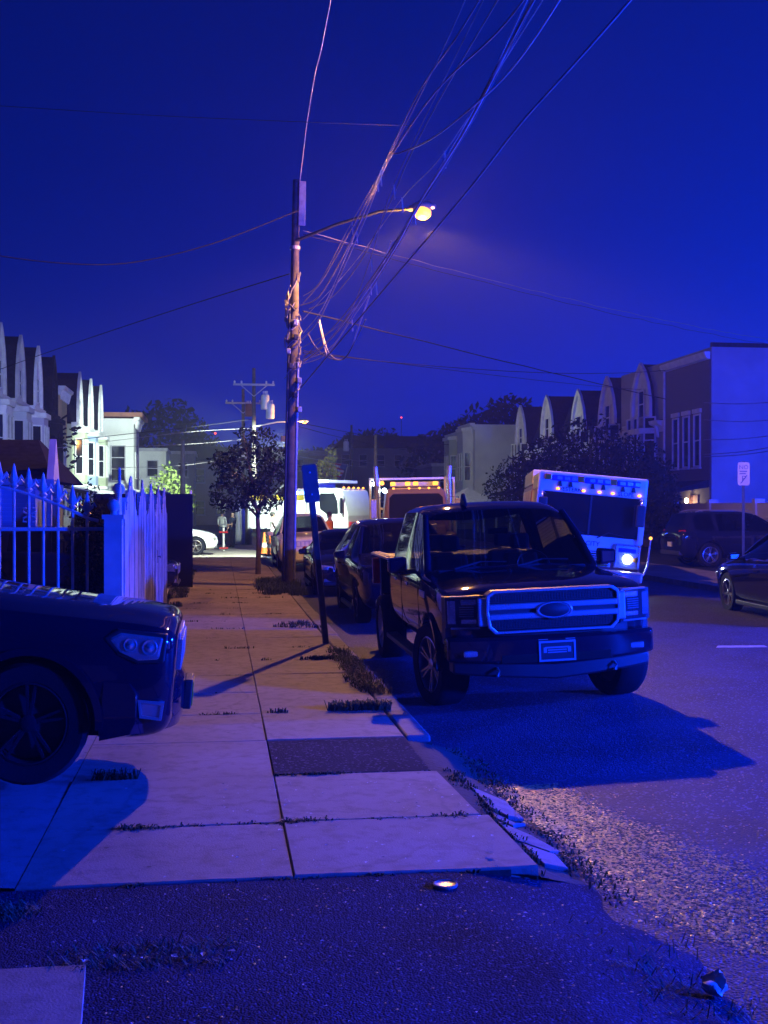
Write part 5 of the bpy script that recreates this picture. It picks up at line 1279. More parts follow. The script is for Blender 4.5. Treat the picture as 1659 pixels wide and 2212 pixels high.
fw([at(640, 912, 60), at(760, 935, 80), at(900, 957, 100), at(1170, 968, 120)], .035, 'upper far line from the pole to the right-hand trees')
fw([at(640, 920, 60), at(750, 948, 80), at(880, 972, 100), at(1130, 990, 120)], .030, 'middle far line to the right-hand trees')
fw([at(655, 975, 60), at(800, 1000, 90), at(930, 1015, 110)], .025, 'lower far line above the tow truck')
fw([at(640, 985, 60), at(800, 1012, 90), at(900, 1022, 110)], .02, 'lowest far line above the dump truck')
fw([at(240, 1010, 66), at(400, 1005, 76), at(520, 985, 86)], .02, 'far line in front of the dim rooftops')
for k, (v0, v1) in enumerate(((868, 873), (905, 912), (948, 944), (980, 968), (985, 976))):
    wire('wall_line', [at(1520, v0 + 2, 46), at(1600, (v0 + v1) / 2 + 2, 44), at(1690, v1 - 6, 42)], .016, cb, ('topmost', 'second', 'third', 'fourth', 'lowest')[k] + ' dark wire in front of the big blue wall', group='wires before the blue wall')

# parking sign leaning over the pavement, seen from behind
sg = empty('street_sign', (1.44, 15.8, .12), (R(-1.5), R(-5.4), R(4)), 'leaning dark signpost with tall sign on the pavement edge', 'sign post')
b = MB(); b.prism([(-.035, -.02), (.035, -.02), (.045, .02), (.02, .02), (.012, -.004), (-.012, -.004), (-.02, .02), (-.045, .02)], 0, 2.35, 'z'); b.build('post', MT['steel_dark'], sg)
b = MB(); b.prism([(-.105, 1.98), (-.085, 1.95), (.085, 1.95), (.105, 1.98), (.105, 2.44), (.085, 2.47), (-.085, 2.47), (-.105, 2.44)], -.030, -.024, 'y'); pl = b.build('sign_panel', MT['sign_back'], sg)
for z in (2.06, 2.36):
    b = MB(); b.lathe([(.014, 0), (.014, .012), (.0001, .014)], 8, Matrix.Translation((0, -.030, z)) @ Matrix.Rotation(R(90), 4, 'X')); b.build('bolt', MT['steel'], pl)
# parking sign across the road, face to the camera
sp = at(1606, 1060, 34)
s2 = empty('street_sign', (sp.x, sp.y, .13), (0, 0, R(-16)), 'no parking sign on a post before the big blue wall', 'sign post')
b = MB(); b.box(-.035, .035, 0, .04, 0, 3.2); b.build('post', MT['steel_dark'], s2)
b = MB(); b.prism([(-.17, 2.55), (-.14, 2.50), (.14, 2.50), (.17, 2.55), (.17, 3.13), (.14, 3.18), (-.14, 3.18), (-.17, 3.13)], -.03, -.02, 'y'); pl = b.build('sign_panel', MT['grey_trim'], s2)
text_part('NO', .17, MT['sign_ink'], pl, (0, -.032, 2.98), (R(90), 0, 0), .001)
b = MB(); b.box(-.12, .10, -.033, -.030, 2.90, 2.93); b.box(-.12, .06, -.033, -.030, 2.83, 2.86); b.build('sign_line', MT['sign_ink'], pl)
text_part('P', .24, MT['sign_ink'], pl, (.0, -.032, 2.62), (R(90), 0, 0), .001)
b = MB(); b.hexa([(-.10, -.034, 2.56), (-.06, -.034, 2.56), (-.06, -.031, 2.56), (-.10, -.031, 2.56), (.07, -.034, 2.80), (.11, -.034, 2.80), (.11, -.031, 2.80), (.07, -.031, 2.80)]); b.build('sign_bar', MT['sign_ink'], pl)

# ------------------------------------------------------------------ iron gate and picket fence on the left
def finial(b, x, z, s=1.0):
    b.lathe([(.016 * s, 0), (.030 * s, .015 * s), (.016 * s, .03 * s), (.030 * s, .06 * s), (.018 * s, .10 * s), (.008 * s, .15 * s), (.0001, .17 * s)], 8, Matrix.Translation((x, 0, z)))
    for sx in (-1, 1):
        b.tube([(x, 0, z + .03 * s), (x + sx * .035 * s, 0, z + .06 * s), (x + sx * .05 * s, 0, z + .085 * s), (x + sx * .062 * s, 0, z + .06 * s)], [.012 * s, .012 * s, .010 * s, .006 * s], 5)
gate = empty('iron_gate', (0, 11.75, .12), (0, 0, R(-3)), 'white iron gate leaf with spear finials and a sweeping top rail', 'gate')
def arch(x): # top rail height above the gate's foot
    t = max(0., min(1., (x + 2.35) / 1.1)); return 2.10 - .36 * (t ** 1.6)
XS = [-4.15 + .142 * k for k in range(21)]
for x in XS:
    zt = arch(x) if x > -2.4 else 2.10
    b = MB(); b.tube([(x, 0, .06), (x, 0, zt + .02)], .0155, 6); finial(b, x, zt + .02, 1.45); b.build('bar', MT['iron'], gate, smooth=40)
rail = [(-4.2 + .1 * i, 0, arch(-4.2 + .1 * i) if -4.2 + .1 * i > -2.4 else 2.10) for i in range(31)]
b = MB(); b.tube(rail, .018, 6); b.build('top_rail', MT['iron'], gate, smooth=50)
for z in (1.66, .30):
    b = MB(); b.box(-4.2, -1.16, -.018, .018, z - .018, z + .018); b.build('rail', MT['iron'], gate)
b = MB()
for sx in (-1, 1):
    for sz in (-1, 1):
        b.tube([(-1.87 + sx * .02, 0, 1.80 + sz * .012), (-1.87 + sx * .06, 0, 1.80 + sz * .03), (-1.87 + sx * .062, 0, 1.80 + sz * .065), (-1.87 + sx * .03, 0, 1.80 + sz * .07)], .010, 5)
b.build('scroll', MT['iron'], gate, smooth=60)
fence = empty('picket_fence', (-1.03, 11.6, .1), (0, 0, 0), 'tall pointed board fence along the pavement beyond the gate', 'fence')
def post(y, w, h, ball=True):
    b = MB(); b.box(-w / 2, w / 2, y - w / 2, y + w / 2, 0, h); b.box(-w / 2 - .02, w / 2 + .02, y - w / 2 - .02, y + w / 2 + .02, h, h + .045)
    if ball: b.lathe([(.035, .045), (.03, .075), (.058, .11), (.062, .145), (.045, .18), (.0001, .20)], 12, Matrix.Translation((0, y, h)))
    b.build('post', MT['vinyl'], fence, smooth=35)
post(.0, .17, 1.78); post(.55, .14, 1.95)
rf = random.Random(9)
b = MB(); b.prism([(.11, .04), (.44, .04), (.44, 1.95), (.36, 2.10), (.30, 2.14), (.275, 2.30), (.25, 2.14), (.19, 2.10), (.11, 1.95)], .02, .045, 'x'); b.build('picket', MT['vinyl'], fence, bevel=.004, seg=1)
y0 = .66
for pn in range(5):                                     # panels of boards with peaked tops
    pw = 1.90; nb = 12
    for k in range(nb):
        w = pw / nb; ya = y0 + k * w + .006; yb = y0 + (k + 1) * w - .006; t = abs((k + .5) / nb - .5) * 2
        h = 1.78 + .50 * (1 - t) ** 1.25 + rf.uniform(-.015, .015); x0 = .03 + rf.uniform(-.005, .005)
        b = MB(); b.prism([(ya, .04), (yb, .04), (yb, h - .05 * (1 if k >= nb / 2 else -.2)), ((ya + yb) / 2, h), (ya, h - .05 * (1 if k < nb / 2 else -.2))], x0, x0 + .022, 'x')
        b.build('picket', MT['vinyl'] if pn == 0 else MT['board'], fence, bevel=.004, seg=1)
    y0 += pw + .05
for z in (.4, 1.15, 1.80):
    b = MB(); b.box(-.03, .028, .1, 10.3, z - .045, z + .045); b.build('rail', MT['board'], fence)
for yy in (2.59, 4.54, 6.49, 8.44, 10.36): 
    b = MB(); b.box(-.09, .025, yy - .05, yy + .05, 0, 2.1); b.build('post', MT['board'], fence)
b = MB(); b.tube([(.06, 6.9, 1.12), (.10, 6.9, 1.12), (.10, 6.98, 1.10)], .014, 6); b.box(.052, .062, 6.86, 6.94, 1.02, 1.22); b.build('latch', MT['chrome'], fence, smooth=50)
p = ground_pt(352, 1300); b = MB(); b.tube([(p.x, p.y, .12), (p.x + .10, p.y + .9, .42)], .022, 6)
tag(b.build('leaning_stick', MT['white_trim']), 'pale stick leaning at the foot of the board fence', 'stick')
scr = empty('fence_screen', (-1.25, 24.0, .1), (0, 0, 0), 'black solid fence screen beyond the board fence', 'fence')
for kk in range(5):
    b = MB(); b.box(-.02, .02, kk * 1.2 + .01, kk * 1.2 + 1.19, .05, 2.15); b.build('panel', MT['dark'], scr)
    b = MB(); b.box(-.04, .05, kk * 1.2 - .04, kk * 1.2 + .04, 0, 2.25); b.build('post', MT['steel_dark'], scr)
for kk in range(3):
    b = MB(); b.box(-1.6 + kk * .75, -.87 + kk * .75, 3.0, 3.04, .05, 2.2); b.build('panel', MT['dark'], scr)
post2 = at(412, 1100, 31.5)
b = MB(); b.tube([(0, 0, 0), (0, 0, 2.35)], .035, 8); tag(b.build('fence_post', MT['iron'], smooth=60, loc=(post2.x, post2.y, .1)), 'thin pale metal post at the driveway past the screen', 'post')

# ------------------------------------------------------------------ houses
def window(parent, M, y, z, w, h, frame, sill=True, rows=2):
    """Sash window in the local plane x = 0 facing +x, centred at y with its foot at z."""
    b = MB(); o = [(y - w / 2 - .08, z - .08), (y + w / 2 + .08, z - .08), (y + w / 2 + .08, z + h + .08), (y - w / 2 - .08, z + h + .08)]
    i = [(y - w / 2, z), (y + w / 2, z), (y + w / 2, z + h), (y - w / 2, z + h)]
    b.ring(o, i, .002, .07, 'x')
    for k in range(1, rows): b.box(.01, .05, y - w / 2, y + w / 2, z + h * k / rows - .03, z + h * k / rows + .03)
    b.v = [tuple(M @ Vector(p)) for p in b.v]
    wo_ = b.build('window', frame, parent)
    b = MB(); b.box(.004, .018, y - w / 2, y + w / 2, z, z + h); b.v = [tuple(M @ Vector(p)) for p in b.v]; b.build('pane', MT['pane'], wo_)
    if sill:
        b = MB(); b.box(.0, .14, y - w / 2 - .14, y + w / 2 + .14, z - .16, z - .082); b.v = [tuple(M @ Vector(p)) for p in b.v]; b.build('sill', frame, wo_)
    return wo_
I4 = Matrix.Identity(4)
def rowhouse(x, y, rotz, w, wallm, trim, label, hw=7.6, hp=11.0, bay=True, porch=True, burnt=False, mans=True, dormer_m=None, flat=False, porch_m=None):
    r = empty('row_house', (x, y, 0), (0, 0, rotz), label, 'house', 'row houses along the street')
    b = MB(); b.box(-9, 0, 0, w, -.1, hw); b.build('wall', MT['char'] if burnt else wallm, r)
    # cornice on brackets
    b = MB(); b.prism([(0, hw - .45), (.12, hw - .45), (.18, hw - .2), (.42, hw - .05), (.45, hw + .12), (0, hw + .12)], .02, w - .02, 'y')
    cm = MT['char'] if burnt else trim
    c = b.build('cornice', cm, r)
    for k in range(int(w / .7)):
        b = MB(); b.prism([(.10, hw - .75), (.20, hw - .7), (.36, hw - .07), (.10, hw - .07)], .3 + k * .7, .42 + k * .7, 'y'); b.build('bracket', cm, c)
    if mans:
        b = MB(); b.hexa([(.08, .0, hw + .12), (.08, w, hw + .12), (-8.9, w, hw + .12), (-8.9, 0, hw + .12), (-1.0, .0, hp - .6), (-1.0, w, hp - .6), (-8.9, w, hp - .6), (-8.9, 0, hp - .6)])
        rf_ = b.build('roof', MT['char'] if burnt else MT['roof'], r)
        yc = w * .5; dw = min(1.35, w * .29); z0 = hw + .10; dh = hp + .25 - z0
        prof = [(yc - dw, z0), (yc + dw, z0), (yc + dw * .98, z0 + dh * .36), (yc + dw * .76, z0 + dh * .64), (yc + dw * .40, z0 + dh * .86), (yc, hp + .25), (yc - dw * .40, z0 + dh * .86), (yc - dw * .76, z0 + dh * .64), (yc - dw * .98, z0 + dh * .36)]
        b = MB(); b.prism(prof, .25, -2.6, 'x', mi=1, capmi=0); dm = dormer_m or trim
        d = b.build('dormer', [MT['char'] if burnt else dm, MT['roof']], r)
        out = [(yc + (a - yc) * 1.07, z0 + (z - z0) * 1.03) for a, z in prof]
        b = MB(); b.ring(out, [(yc + (a - yc) * .86, z0 + (z - z0) * .92) for a, z in prof], .24, .40, 'x'); b.build('bargeboard', MT['char'] if burnt else dm, d)
        window(r, Matrix.Translation((.26, 0, 0)), yc, z0 + .35, .75, 1.35, cm, False)
        if not burnt:
            b = MB(); b.box(-1.6, -1.1, .12, .62, hp - .9, hp + .25); b.build('chimney', MT['brick'], r)
    elif flat:
        b = MB(); b.box(-9, .7, -.5, w + .3, hw + .12, hw + .45); b.build('roof', MT['rust'], r)
    # bay of tall windows on the upper floor
    if bay:
        y1, y2 = w * .16, w * .84
        b = MB(); b.prism([(0, y1), (.75, y1 + .6), (.75, y2 - .6), (0, y2)], 3.55, hw - .5, 'z'); bb = b.build('bay', MT['char'] if burnt else wallm, r)
        b = MB(); b.prism([(0, y1 - .12), (.9, y1 + .52), (.9, y2 - .52), (0, y2 + .12)], hw - .5, hw - .22, 'z'); b.build('bay_cornice', cm, bb)
        b = MB(); b.prism([(0, y1 - .1), (.86, y1 + .54), (.86, y2 - .54), (0, y2 + .1)], 3.35, 3.55, 'z'); b.build('bay_base', cm, bb)
        if not burnt:
            mid = (y1 + y2) / 2; n = 2
            for q in (-.45, .45): window(r, Matrix.Translation((.752, 0, 0)), mid + q, 4.3, .55, 2.3, trim, False)
            L_ = math.hypot(.75, .6); ang = math.atan2(.75, .6)
            for s, yy in ((-1, y1), (1, y2)):
                M = Matrix.Translation((.375, yy - s * .3, 0)) @ Matrix.Rotation(s * (math.pi / 2 - math.atan2(.6, .75)) * 1.0, 4, 'Z') @ Matrix.Translation((.004, 0, 0))
                window(r, M, 0, 4.3, .5, 2.3, trim, False)
    else:
        for q in (.28, .72): window(r, I4, w * q, 4.4, .8, 1.9, trim)
    # ground floor: door, window, porch
    if not burnt:
        window(r, I4, w * .62, 1.4, .95, 1.5, trim)
        b = MB(); b.box(.0, .06, w * .16 - .45, w * .16 + .45, .7, 2.9); dr = b.build('door', MT['grey_trim'], r)
        b = MB(); b.ball((.09, w * .16 + .32, 1.75), .04, 8); b.build('handle', MT['satin'], dr)
    if porch:
        pm = porch_m or trim
        b = MB(); b.hexa([(0, .05, 3.25), (0, w - .05, 3.25), (2.0, w - .05, 2.85), (2.0, .05, 2.85), (0, .05, 3.42), (0, w - .05, 3.42), (2.1, w - .05, 3.02), (2.1, .05, 3.02)]); pr = b.build('porch_roof', MT['char'] if burnt else pm, r)
        for yy in (.25, w / 2, w - .25):
            b = MB(); b.tube([(1.85, yy, .6), (1.85, yy, 2.9)], .08, 8); b.build('porch_column', cm, pr, smooth=50)
        b = MB(); b.box(0, 2.0, .05, w - .05, 0, .62); b.build('porch_floor', MT['concrete_dark'], r)
        b = MB()
        for k in range(3): b.box(2.0, 2.9 - k * .28, .2, 1.4, k * .2, k * .2 + .2)
        b.build('steps', MT['concrete_dark'], r)
        b = MB()
        for k in range(int(w / .18)): b.box(1.93, 1.96, .1 + k * .18, .13 + k * .18, .62, 1.45)
        b.box(1.91, 1.98, .05, w - .05, 1.45, 1.52); b.build('railing', cm, r)
    if burnt:
        rb = random.Random(4); b = MB()
        for k in range(90):
            z = rb.uniform(.3, 7.6); c0 = Vector((rb.uniform(.0, 1.7 - z * .12), rb.uniform(.1, w - .1), z)); dv = Vector((rb.uniform(-.6, .6), rb.uniform(-1, 1), rb.uniform(-.8, .5))) * rb.uniform(.4, 1.0)
            b.tube([c0, c0 + dv], rb.uniform(.03, .09), 4)
        for k in range(60):
            c0 = Vector((rb.uniform(.0, 1.6), rb.uniform(.0, w), rb.uniform(3.0, 7))); s = rb.uniform(.2, .55); t = rb.uniform(-.6, .6)
            b.hexa([tuple(c0 + Vector(p)) for p in ((0, -s, -.02), (s * .5, -s, t * .3), (s * .5, s, t * .3), (0, s, -.02), (.0, -s, .06), (s * .5, -s, t * .3 + .08), (s * .5, s, t * .3 + .08), (0, s, .06))])
        b.build('fallen_timber', MT['char'], r)['kind'] = 'stuff'
    return r
SD = {}
for nm, col in (('lav', (.40, .38, .47)), ('grey', (.34, .35, .38)), ('cream', (.52, .44, .17)), ('blue', (.28, .37, .50)), ('pale', (.42, .46, .30)), ('white', (.66, .66, .62)), ('tan', (.33, .29, .24)), ('dim', (.22, .22, .25))):
    SD[nm] = siding_mat('siding_' + nm, col)
# left row: facade x = -10.4, one house after another away from the camera
w = 4.3; y = 58.6; X0 = -11.3
row = [('lav', 'grey_trim', 'lavender row house nearest the left edge of the picture', {}), ('grey', 'grey_trim', 'grey row house, second of the left row, tall white windows', {}), ('lav', 'white_trim', 'pale row house left of the burnt one, bracketed cornice', {}),
       ('grey', 'white_trim', 'burnt black row house with collapsed front', dict(burnt=True)), ('cream', 'white_trim', 'cream yellow row house just beyond the burnt one', dict(bay=False, mans=False, hw=9.6)),
       ('pale', 'white_trim', 'pale green row house with tall bay, floodlit', {}), ('blue', 'white_trim', 'light blue row house in the floodlight', {}), ('pale', 'white_trim', 'cream row house beside the white end house', {})]
for i, (wm, tr, lab, kw) in enumerate(row):
    rowhouse(X0 + i * .28, y, 0, w - .03, SD[wm], MT[tr], lab, **kw); y += w
e = rowhouse(X0 + 8 * .28 + 2.3, y + .6, 0, 6.0, SD['white'], MT['white_trim'], 'white end house with flat rust red roof edge and side window', hw=9.0, bay=False, mans=False, flat=True)
window(e, Matrix.Rotation(R(-90), 4, 'Z') @ Matrix.Translation((.0, 0, 0)), -1.2, 4.1, 1.0, 2.7, MT['grey_trim'], True, 3)
# right row: facade x = 22 facing the street (turned round)
XR = 22.4
def right(y_, wm, tr, lab, dx=0, **kw): return rowhouse(XR + dx, y_ + kw.pop('w', 5.2), R(180), 5.17, SD[wm], MT[tr], lab, **kw)
right(56.2, 'dim', 'white_trim', 'gabled row house next to the brick building, tall pointed dormer', hw=6.3, hp=9.3, bay=True, porch_m=MT['roof'])
right(61.6, 'dim', 'white_trim', 'second gabled row house behind the dark trees', hw=6.0, hp=9.2, porch_m=MT['roof'])
right(67.0, 'dim', 'white_trim', 'third gabled row house, low triangular gable', hw=5.8, hp=9.0, porch_m=MT['roof'])
right(74, 'dim', 'white_trim', 'fourth gabled row house with narrow pale dormer', hw=6.2, hp=9.3, porch_m=MT['roof'])
right(81, 'dim', 'white_trim', 'fifth gabled row house at the end of the dark trees', hw=6.0, hp=9.2, porch_m=MT['roof'])
right(96, 'white', 'white_trim', 'pale flat roofed house far right of the tow truck', dx=-1.0, hw=9.0, mans=False, porch=True)
right(102, 'pale', 'white_trim', 'farthest pale house with tall narrow windows', dx=-1.0, hw=8.6, mans=False, porch=True)

# brick building with white cornice; big rendered wall beside it
br = empty('brick_building', (XR - .1, 50.6, 0), (0, 0, R(180)), 'dark brick building with white cornice and three tall windows', 'building')
b = MB(); b.box(-9, 0, -5.4, 0, 0, 9.0); b.build('wall', MT['brick'], br)
b = MB(); b.prism([(0, 8.80), (.18, 8.85), (.28, 9.05), (.28, 9.14), (0, 9.14)], -5.45, .05, 'y'); b.build('cornice', MT['white_trim'], br)
for q in (-3.95, -2.65, -1.35):
    window(br, I4, q, 3.95, .62, 2.35, MT['white_trim'], True)
    b = MB(); b.box(.0, .10, q - .46, q + .46, 6.42, 6.62); b.build('lintel', MT['white_trim'], br)
b = MB(); b.box(.02, .10, -5.42, -5.30, .3, 8.9); b.build('downpipe', MT['white_trim'], br)
b = MB(); b.hexa([(0, -5.3, 2.9), (0, -.1, 2.9), (1.9, -.1, 2.62), (1.9, -5.3, 2.62), (0, -5.3, 3.25), (0, -.1, 3.25), (1.9, -.1, 2.72), (1.9, -5.3, 2.72)]); pr = b.build('porch_roof', MT['roof'], br)
b = MB(); b.box(1.86, 1.98, -5.35, -.05, 2.58, 2.74); b.build('porch_fascia', MT['grey_trim'], pr)
for q in (-5.2, -3.3, -2.3, -.2):
    b = MB(); b.tube([(1.85, q, 0), (1.85, q, 2.6)], .06, 8); b.build('porch_column', MT['white_trim'], pr, smooth=50)
b = MB(); b.box(0, .06, -2.2, -1.2, .6, 2.55); d_ = b.build('door', MT['rust'], br)
b = MB(); b.ball((.3, -1.95, 2.3), .10, 10, sz=1.3); b.build('porch_lamp', MT['e_warm'], br, smooth=60)
lamp('porch_light', (.5, -1.95, 2.2), 60, (1, .8, .5), br, .05)
b = MB()
for k in range(22): b.box(1.88, 1.90, -5.2 + k * .13, -5.17 + k * .13, .6, 2.5)
b.build('porch_screen', MT['steel_dark'], br)
bw = empty('rendered_building', (24.3, 44.6, 0), (0, 0, 0), 'tall windowless rendered building filling the right edge', 'building')
b = MB(); b.box(-1.95, 9.5, 5.9, 18, 0, 9.35); b.build('wall', MT['stucco'], bw)
b = MB(); b.box(-1.98, 9.6, 5.86, 6.0, 9.35, 9.55); b.build('coping', MT['roof'], bw)
b = MB(); b.box(2.6, 9.7, 5.3, 5.9, 0, 9.9); b.build('side_wing', MT['concrete_dark'], bw)
# retaining wall on the far side, built of panels
rw = empty('retaining_wall', (19.4, 38, .1), (0, 0, 0), 'low pale concrete retaining wall under the far houses', 'wall')
for k in range(16):
    b = MB(); b.box(0, .25, -14 + k * 4 + .02, -14 + k * 4 + 3.98, 1.25, 2.05); b.build('panel', MT['stucco'], rw)
    b = MB(); b.box(.02, .22, -14 + k * 4 + .02, -14 + k * 4 + 3.98, 0, 1.25); b.build('lower_panel', MT['roof'], rw)
    b = MB(); b.box(-.08, .30, -14 + k * 4 - .12, -14 + k * 4 + .12, 0, 2.2); b.build('pier', MT['grey_trim'], rw)
b = MB(); b.box(0, 26, -14, 60, 1.2, 1.9); b.build('terrace', MT['soil'], rw, loc=(.3, 0, 0))
hr = empty('hand_rail', (19.15, 39.5, .1), (0, 0, 0), 'thin pale handrail behind the black SUV', 'railing')
b = MB(); b.tube([(0, 2.5, 0), (0, 2.5, 1.35), (0, 0, 1.5), (0, -3, 1.62)], .025, 6); b.build('rail', MT['grey_trim'], hr, smooth=50)
for q in (0, -3):
    b = MB(); b.tube([(0, q, 0), (0, q, 1.5)], .025, 6); b.build('post', MT['grey_trim'], hr)

# small dark roofed outbuilding behind the gate
oh = empty('outbuilding', (-3.6, 25.5, .1), (0, 0, 0), 'low dark roofed outbuilding behind the iron gate', 'building')
b = MB(); b.box(-6, -.3, -.0, 4.5, 0, 2.55); b.build('wall', SD['blue'], oh)
b = MB(); b.hexa([(-6.2, -.5, 2.45), (.15, -.5, 2.45), (.15, 5.0, 2.45), (-6.2, 5.0, 2.45), (-6.2, 2.1, 3.45), (-.55, 2.1, 3.45), (-.55, 2.4, 3.45), (-6.2, 2.4, 3.45)]); b.build('roof', MT['roof'], oh)
b = MB(); b.box(-6.2, .16, -.54, -.48, 2.36, 2.48); b.build('fascia', MT['grey_trim'], oh)
b = MB(); b.prism([(-.5, 2.40), (.5, 2.40), (0, 3.35)], -.0, .14, 'x'); b.box(.0, .10, -.5, -.38, 0, 2.4); b.box(.0, .10, .38, .5, 0, 2.4); b.build('porch_gable', MT['grey_trim'], oh)
window(oh, Matrix.Rotation(R(-90), 4, 'Z'), -2.0, 1.2, .9, 1.1, MT['white_trim'])
# far dim houses closing the street
def far_house(u, D, w, d, h, col, label, hip=True, rz=0):
    p = at(u, 1100, D)
    r = empty('far_house', (p.x, p.y, 0), (0, 0, R(rz)), label, 'house', 'dim houses closing the street')
    b = MB(); b.box(-w / 2, w / 2, 0, d, 0, h); b.build('wall', col, r)
    if hip:
        b = MB(); b.hexa([(-w / 2 - .3, -.3, h), (w / 2 + .3, -.3, h), (w / 2 + .3, d + .3, h), (-w / 2 - .3, d + .3, h), (-w / 2 + 1.5, d * .4, h + 1.8), (w / 2 - 1.5, d * .4, h + 1.8), (w / 2 - 1.5, d * .6, h + 1.8), (-w / 2 + 1.5, d * .6, h + 1.8)]); b.build('roof', MT['roof'], r)
    else:
        b = MB(); b.box(-w / 2 - .15, w / 2 + .15, -.25, d, h, h + .3); b.build('roof', MT['grey_trim'], r)
    Mf = Matrix.Rotation(R(-90), 4, 'Z')
    n = max(2, int(w / 2.2))
    for k in range(n):
        for z in (1.2, h - 2.3):
            window(r, Mf, -w / 2 + (k + .5) * w / n, z, .9, 1.4, MT['grey_trim'], True)
    return r
far_house(300, 108, 5, 8, 7.2, SD['white'], 'small pale house right beside the white end house', False)
far_house(345, 118, 7, 8, 7.4, SD['dim'], 'dim flat house with a dormer window behind the lime bush', False)
far_house(410, 126, 9, 9, 7.0, SD['tan'], 'dim tan house behind the far post', True)
far_house(505, 140, 12, 9, 7.6, SD['dim'], 'dim wide house behind the street tree', True)
far_house(665, 150, 9, 9, 9.0, SD['tan'], 'dim tan house between the pole and the flag', False)
far_house(745, 150, 9, 9, 8.6, SD['tan'], 'dim house behind the flag', False)
far_house(860, 150, 16, 9, 9.6, SD['dim'], 'dim wide house above the tow truck', True)
far_house(1015, 120, 8, 9, 6.2, SD['dim'], 'low dim house behind the white tent', False)
# white event tent
tp = at(1010, 1080, 84)
tt = empty('canopy_tent', (tp.x, tp.y, .1), (0, 0, R(12)), 'white peaked canopy tent beyond the tow truck', 'tent')
b = MB(); b.add([(-1.6, -1.6, 2.25), (1.6, -1.6, 2.25), (1.6, 1.6, 2.25), (-1.6, 1.6, 2.25), (0, 0, 3.3), (-1.6, -1.6, 2.0), (1.6, -1.6, 2.0), (1.6, 1.6, 2.0), (-1.6, 1.6, 2.0)], [(0, 1, 4), (1, 2, 4), (2, 3, 4), (3, 0, 4), (5, 6, 1, 0), (6, 7, 2, 1), (7, 8, 3, 2), (8, 5, 0, 3)]); b.build('canopy', MT['white_trim'], tt)
for sx in (-1, 1):
    for sy in (-1, 1):
        b = MB(); b.tube([(sx * 1.55, sy * 1.55, 0), (sx * 1.55, sy * 1.55, 2.2)], .03, 6); b.build('leg', MT['steel'], tt)
# flag on a slanted staff
fp = at(722, 1025, 95)
fl = empty('flag', (fp.x, fp.y, fp.z), (0, R(28), R(10)), 'striped flag hanging from a slanted staff before the dim houses', 'flag')
b = MB(); b.tube([(1.5, 0, -1.9), (.62, 0, 1.3)], .03, 6); b.build('staff', MT['white_trim'], fl)
for k in range(7):
    b = MB(); vs = []
    for i in range(9):
        x = .62 - i * .16 * 1.0; vs += [(x, .08 * math.sin(i * .9 + k * .2), 1.2 - k * .17 - i * .05), (x, .08 * math.sin(i * .9 + k * .2), 1.03 - k * .17 - i * .05)]
    b.add(vs, [(i * 2, i * 2 + 1, i * 2 + 3, i * 2 + 2) for i in range(8)]); b.build('stripe', MT['flag_red'] if k % 2 == 0 else MT['flag_white'], fl)
b = MB(); b.box(.16, .63, -.10, .10, .70, 1.22); b.build('canton', MT['flag_blue'], fl)

# ------------------------------------------------------------------ trees and bushes
def leaf_cloud(blobs, n, size, rnd, hollow=.55):
    """Leaf-sized faces spread through ellipsoids, denser near their skin."""
    vs = []; fs = []
    tot = sum(b[1] * b[2] * b[3] for b in blobs)
    for (c, rx, ry, rz) in blobs:
        k = int(n * rx * ry * rz / tot)
        for _ in range(k):
            d = Vector((rnd.gauss(0, 1), rnd.gauss(0, 1), rnd.gauss(0, 1)))
            d.normalize()
            q = hollow + (1.08 - hollow) * rnd.random() ** .8
            if math.sin(d.x * 7 + c[0] * 3) * math.sin(d.y * 6 + c[2]) * math.sin(d.z * 8 + c[1]) > .28: continue
            p = Vector(c) + Vector((d.x * rx, d.y * ry, d.z * rz)) * q
            a = Vector((rnd.gauss(0, 1), rnd.gauss(0, 1), rnd.gauss(0, 1))).normalized(); e = a.cross(Vector((rnd.gauss(0, 1), rnd.gauss(0, 1), rnd.gauss(0, 1)))).normalized()
            s = size * rnd.uniform(.6, 1.3); b0 = len(vs)
            vs += [tuple(p - a * s), tuple(p + e * s * .45), tuple(p + a * s), tuple(p - e * s * .45)]
            fs.append((b0, b0 + 1, b0 + 2, b0 + 3))
    return vs, fs
def tree(name, loc, trunk, blobs, n, size, m, label, cat='tree', seed=1, limbs=5, tr=.09):
    rnd = random.Random(seed)
    r = empty(name, loc, (0, 0, 0), label, cat)
    b = MB(); b.tube([(0, 0, 0), (.02, .01, trunk * .5), (-.02, 0, trunk)], [tr * 1.2, tr, tr * .8], 8)
    for k in range(limbs):
        c, rx, ry, rz = blobs[k % len(blobs)]
        e = Vector(c) + Vector((rnd.uniform(-.5, .5) * rx, rnd.uniform(-.5, .5) * ry, rnd.uniform(-.3, .4) * rz))
        s = Vector((0, 0, trunk * rnd.uniform(.72, 1.0))); m_ = s.lerp(e, .5) + Vector((0, 0, .1 * rz))
        b.tube([s, m_, e], [tr * .6, tr * .4, tr * .15], 6)
    b.build('trunk', MT['bark'], r, smooth=60)
    b = MB(); vs, fs = leaf_cloud(blobs, n, size, rnd); b.add(vs, fs); b.build('crown', m, r)
    return r
tree('street_tree', (1.05, 32.4, .1), 1.9, [((-.30, 0, 3.0), .85, .9, .70), ((.42, .1, 2.55), .62, .7, .60), ((-.75, -.1, 2.25), .62, .7, .50), ((.10, .2, 3.65), .50, .6, .48), ((-.95, 0, 3.1), .42, .5, .42), ((.55, 0, 3.25), .40, .5, .38), ((-.35, .1, 3.85), .30, .4, .34), ((.05, -.1, 2.05), .60, .6, .34)], 4300, .072, MT['leaf'], 'small street tree on the pavement between pole and fence', seed=3, limbs=7, tr=.065)
p = at(360, 1040, 84)
